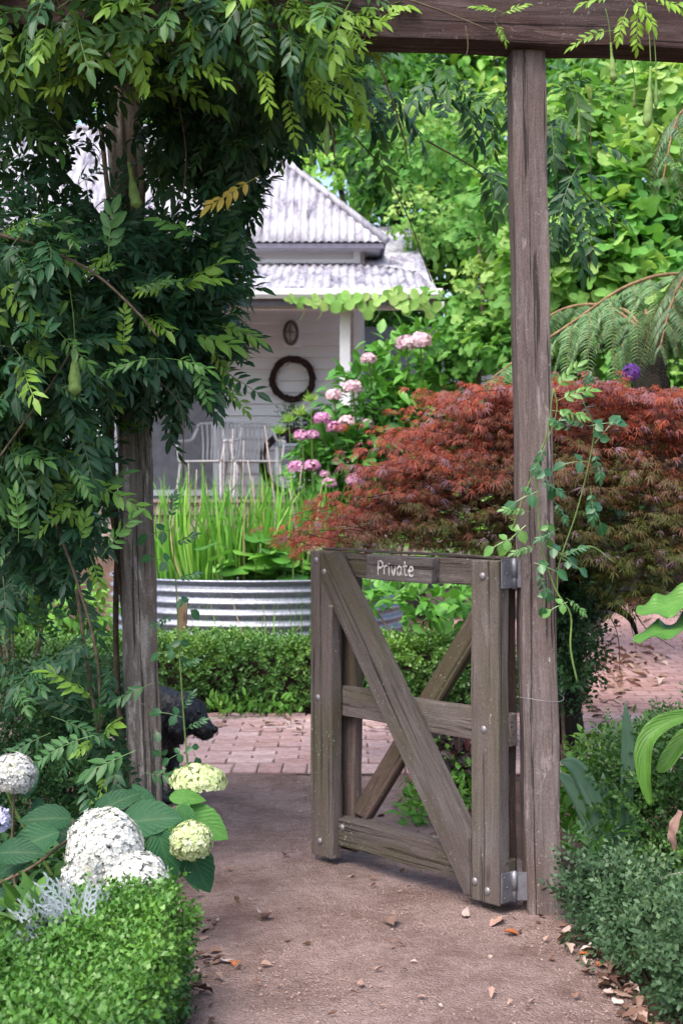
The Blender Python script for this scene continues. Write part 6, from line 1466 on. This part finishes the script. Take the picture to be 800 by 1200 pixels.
for (px, py, s, mt_, lab) in ((458, 1080, .085, 'litter', 'large brown fallen leaf in the middle of the gravel path'), (308, 1077, .075, 'litter_pale', 'long pale fallen leaf on the path near the white flowers'), (334, 1003, .045, 'litter_pale', 'small pinkish fallen leaf on the path left of the gate'), (261, 1126, .065, 'litter_pale', 'pale grey fallen leaf beside the clipped hedge'), (275, 1129, .045, 'litter_orange', 'orange fallen leaf beside the clipped hedge'),
                              (237, 1165, .075, 'litter_brown', 'reddish brown fallen leaf lying against the clipped hedge'), (597, 1093, .05, 'litter_orange', 'orange fallen leaf in front of the hinge post'), (546, 1071, .065, 'litter_pale', 'pale fallen leaf under the gate near the lower hinge'), (582, 1080, .08, 'litter', 'flat brown fallen leaf between gate and hinge post foot'), (688, 1118, .055, 'litter_orange', 'orange fallen leaf at the edge of the box shrubs'), (702, 1130, .04, 'litter_orange', 'smaller orange fallen leaf tucked under the box shrubs'),
                              (697, 832, .10, 'litter_pale', 'bright white dry leaf on the brick path by the maple trunk'), (470, 1107, .03, 'litter_pale', 'tiny pale leaf in front of the large brown leaf'), (423, 1152, .045, 'litter', 'pale brown leaf low on the path centre'), (575, 1165, .05, 'litter', 'brown fallen leaf low on the path towards the box shrubs')):
    fallen(px, py, s, mt_, lab)
def litter(name, spots, label):
    h = Heap()
    for (px, py, sz, v) in spots:
        d = F * (CH - .012) / (py - HY); k = random.randrange(9); zb = .008 if not (6.74 < d < 8.6) else .020
        a = random.uniform(0, 6.28); b = random.uniform(-.15, .15); M = (rotm('Z', a) @ rotm('X', b)).to_3x3() * sz
        h.add(DEAD[k], np.array([[M[r_][c_] for c_ in range(3)] for r_ in range(3)])[None], np.array([[WX(px, d), d, zb - DEAD[k].v[:, 2].min() * sz + .001]]), np.array([v]))
    tag(h.obj(name, 'litter_mix'), label, 'leaf litter', kind='stuff')
U_ = random.uniform
litter('leaf_scraps', [(px, py, U_(.012, .034), random.random()) for px, py in ((U_(235, 730), U_(915, 1198)) for k in range(120)) if not (545 < px < 665 and py < 1068)], 'tiny dry leaf scraps strewn over the gravel path')
litter('leaf_drift', [(655 + s * 95 + U_(-12, 26), 1076 + s * 118 + U_(-10, 18), U_(.025, .065), random.random() ** 1.5) for s in (random.random() for k in range(80))], 'drift of brown dry leaves along the box shrubs')
litter('maple_litter', [(px, py, U_(.05, .13), random.random() * .9) for px, py in ((random.gauss(712, 34), random.gauss(778, 28)) for k in range(190)) if py > 702 and px > 676], 'litter of dry leaves on the brick path under the maple')
litter('gate_litter', [(U_(410, 560), U_(905, 1000), U_(.025, .06), random.random()) for k in range(34)] + [(U_(245, 560), U_(846, 862), U_(.03, .08), random.random()) for k in range(46)] + [(U_(222, 258), U_(1070, 1175), U_(.02, .05), random.random()) for k in range(26)], 'dry leaves lying along hedge feet and behind the gate')
n_ = 9000
peb = T(); peb.add([(-.5, -.4, 0), (.5, -.3, 0), (.3, .5, 0), (-.4, .4, 0), (0, 0, .55)], [(0, 1, 4), (1, 2, 4), (2, 3, 4), (3, 0, 4)], [(.5, .5)] * 5); peb.arr()
yy_ = 2.8 + 3.9 * rng.random(n_) ** 1.3; xa = np.interp(yy_, [q[0] for q in LE], [q[1] for q in LE]); xb = np.interp(yy_, [q[0] for q in RE], [q[1] for q in RE])
loc = np.column_stack([xa + (xb - xa) * rng.random(n_), yy_, np.full(n_, .004)]); a = rng.random(n_) * 6.283
Rm = frames(np.column_stack([np.cos(a), np.sin(a), np.zeros(n_)]), np.tile([0, 0, 1.0], (n_, 1))) * (.0028 + .006 * rng.random(n_) ** 4)[:, None, None]
tag(Heap().add(peb, Rm, loc, rng.random(n_)).obj('path_grit', 'grit', None, False), 'loose pale grit scattered over the gravel path', 'grit', kind='stuff')
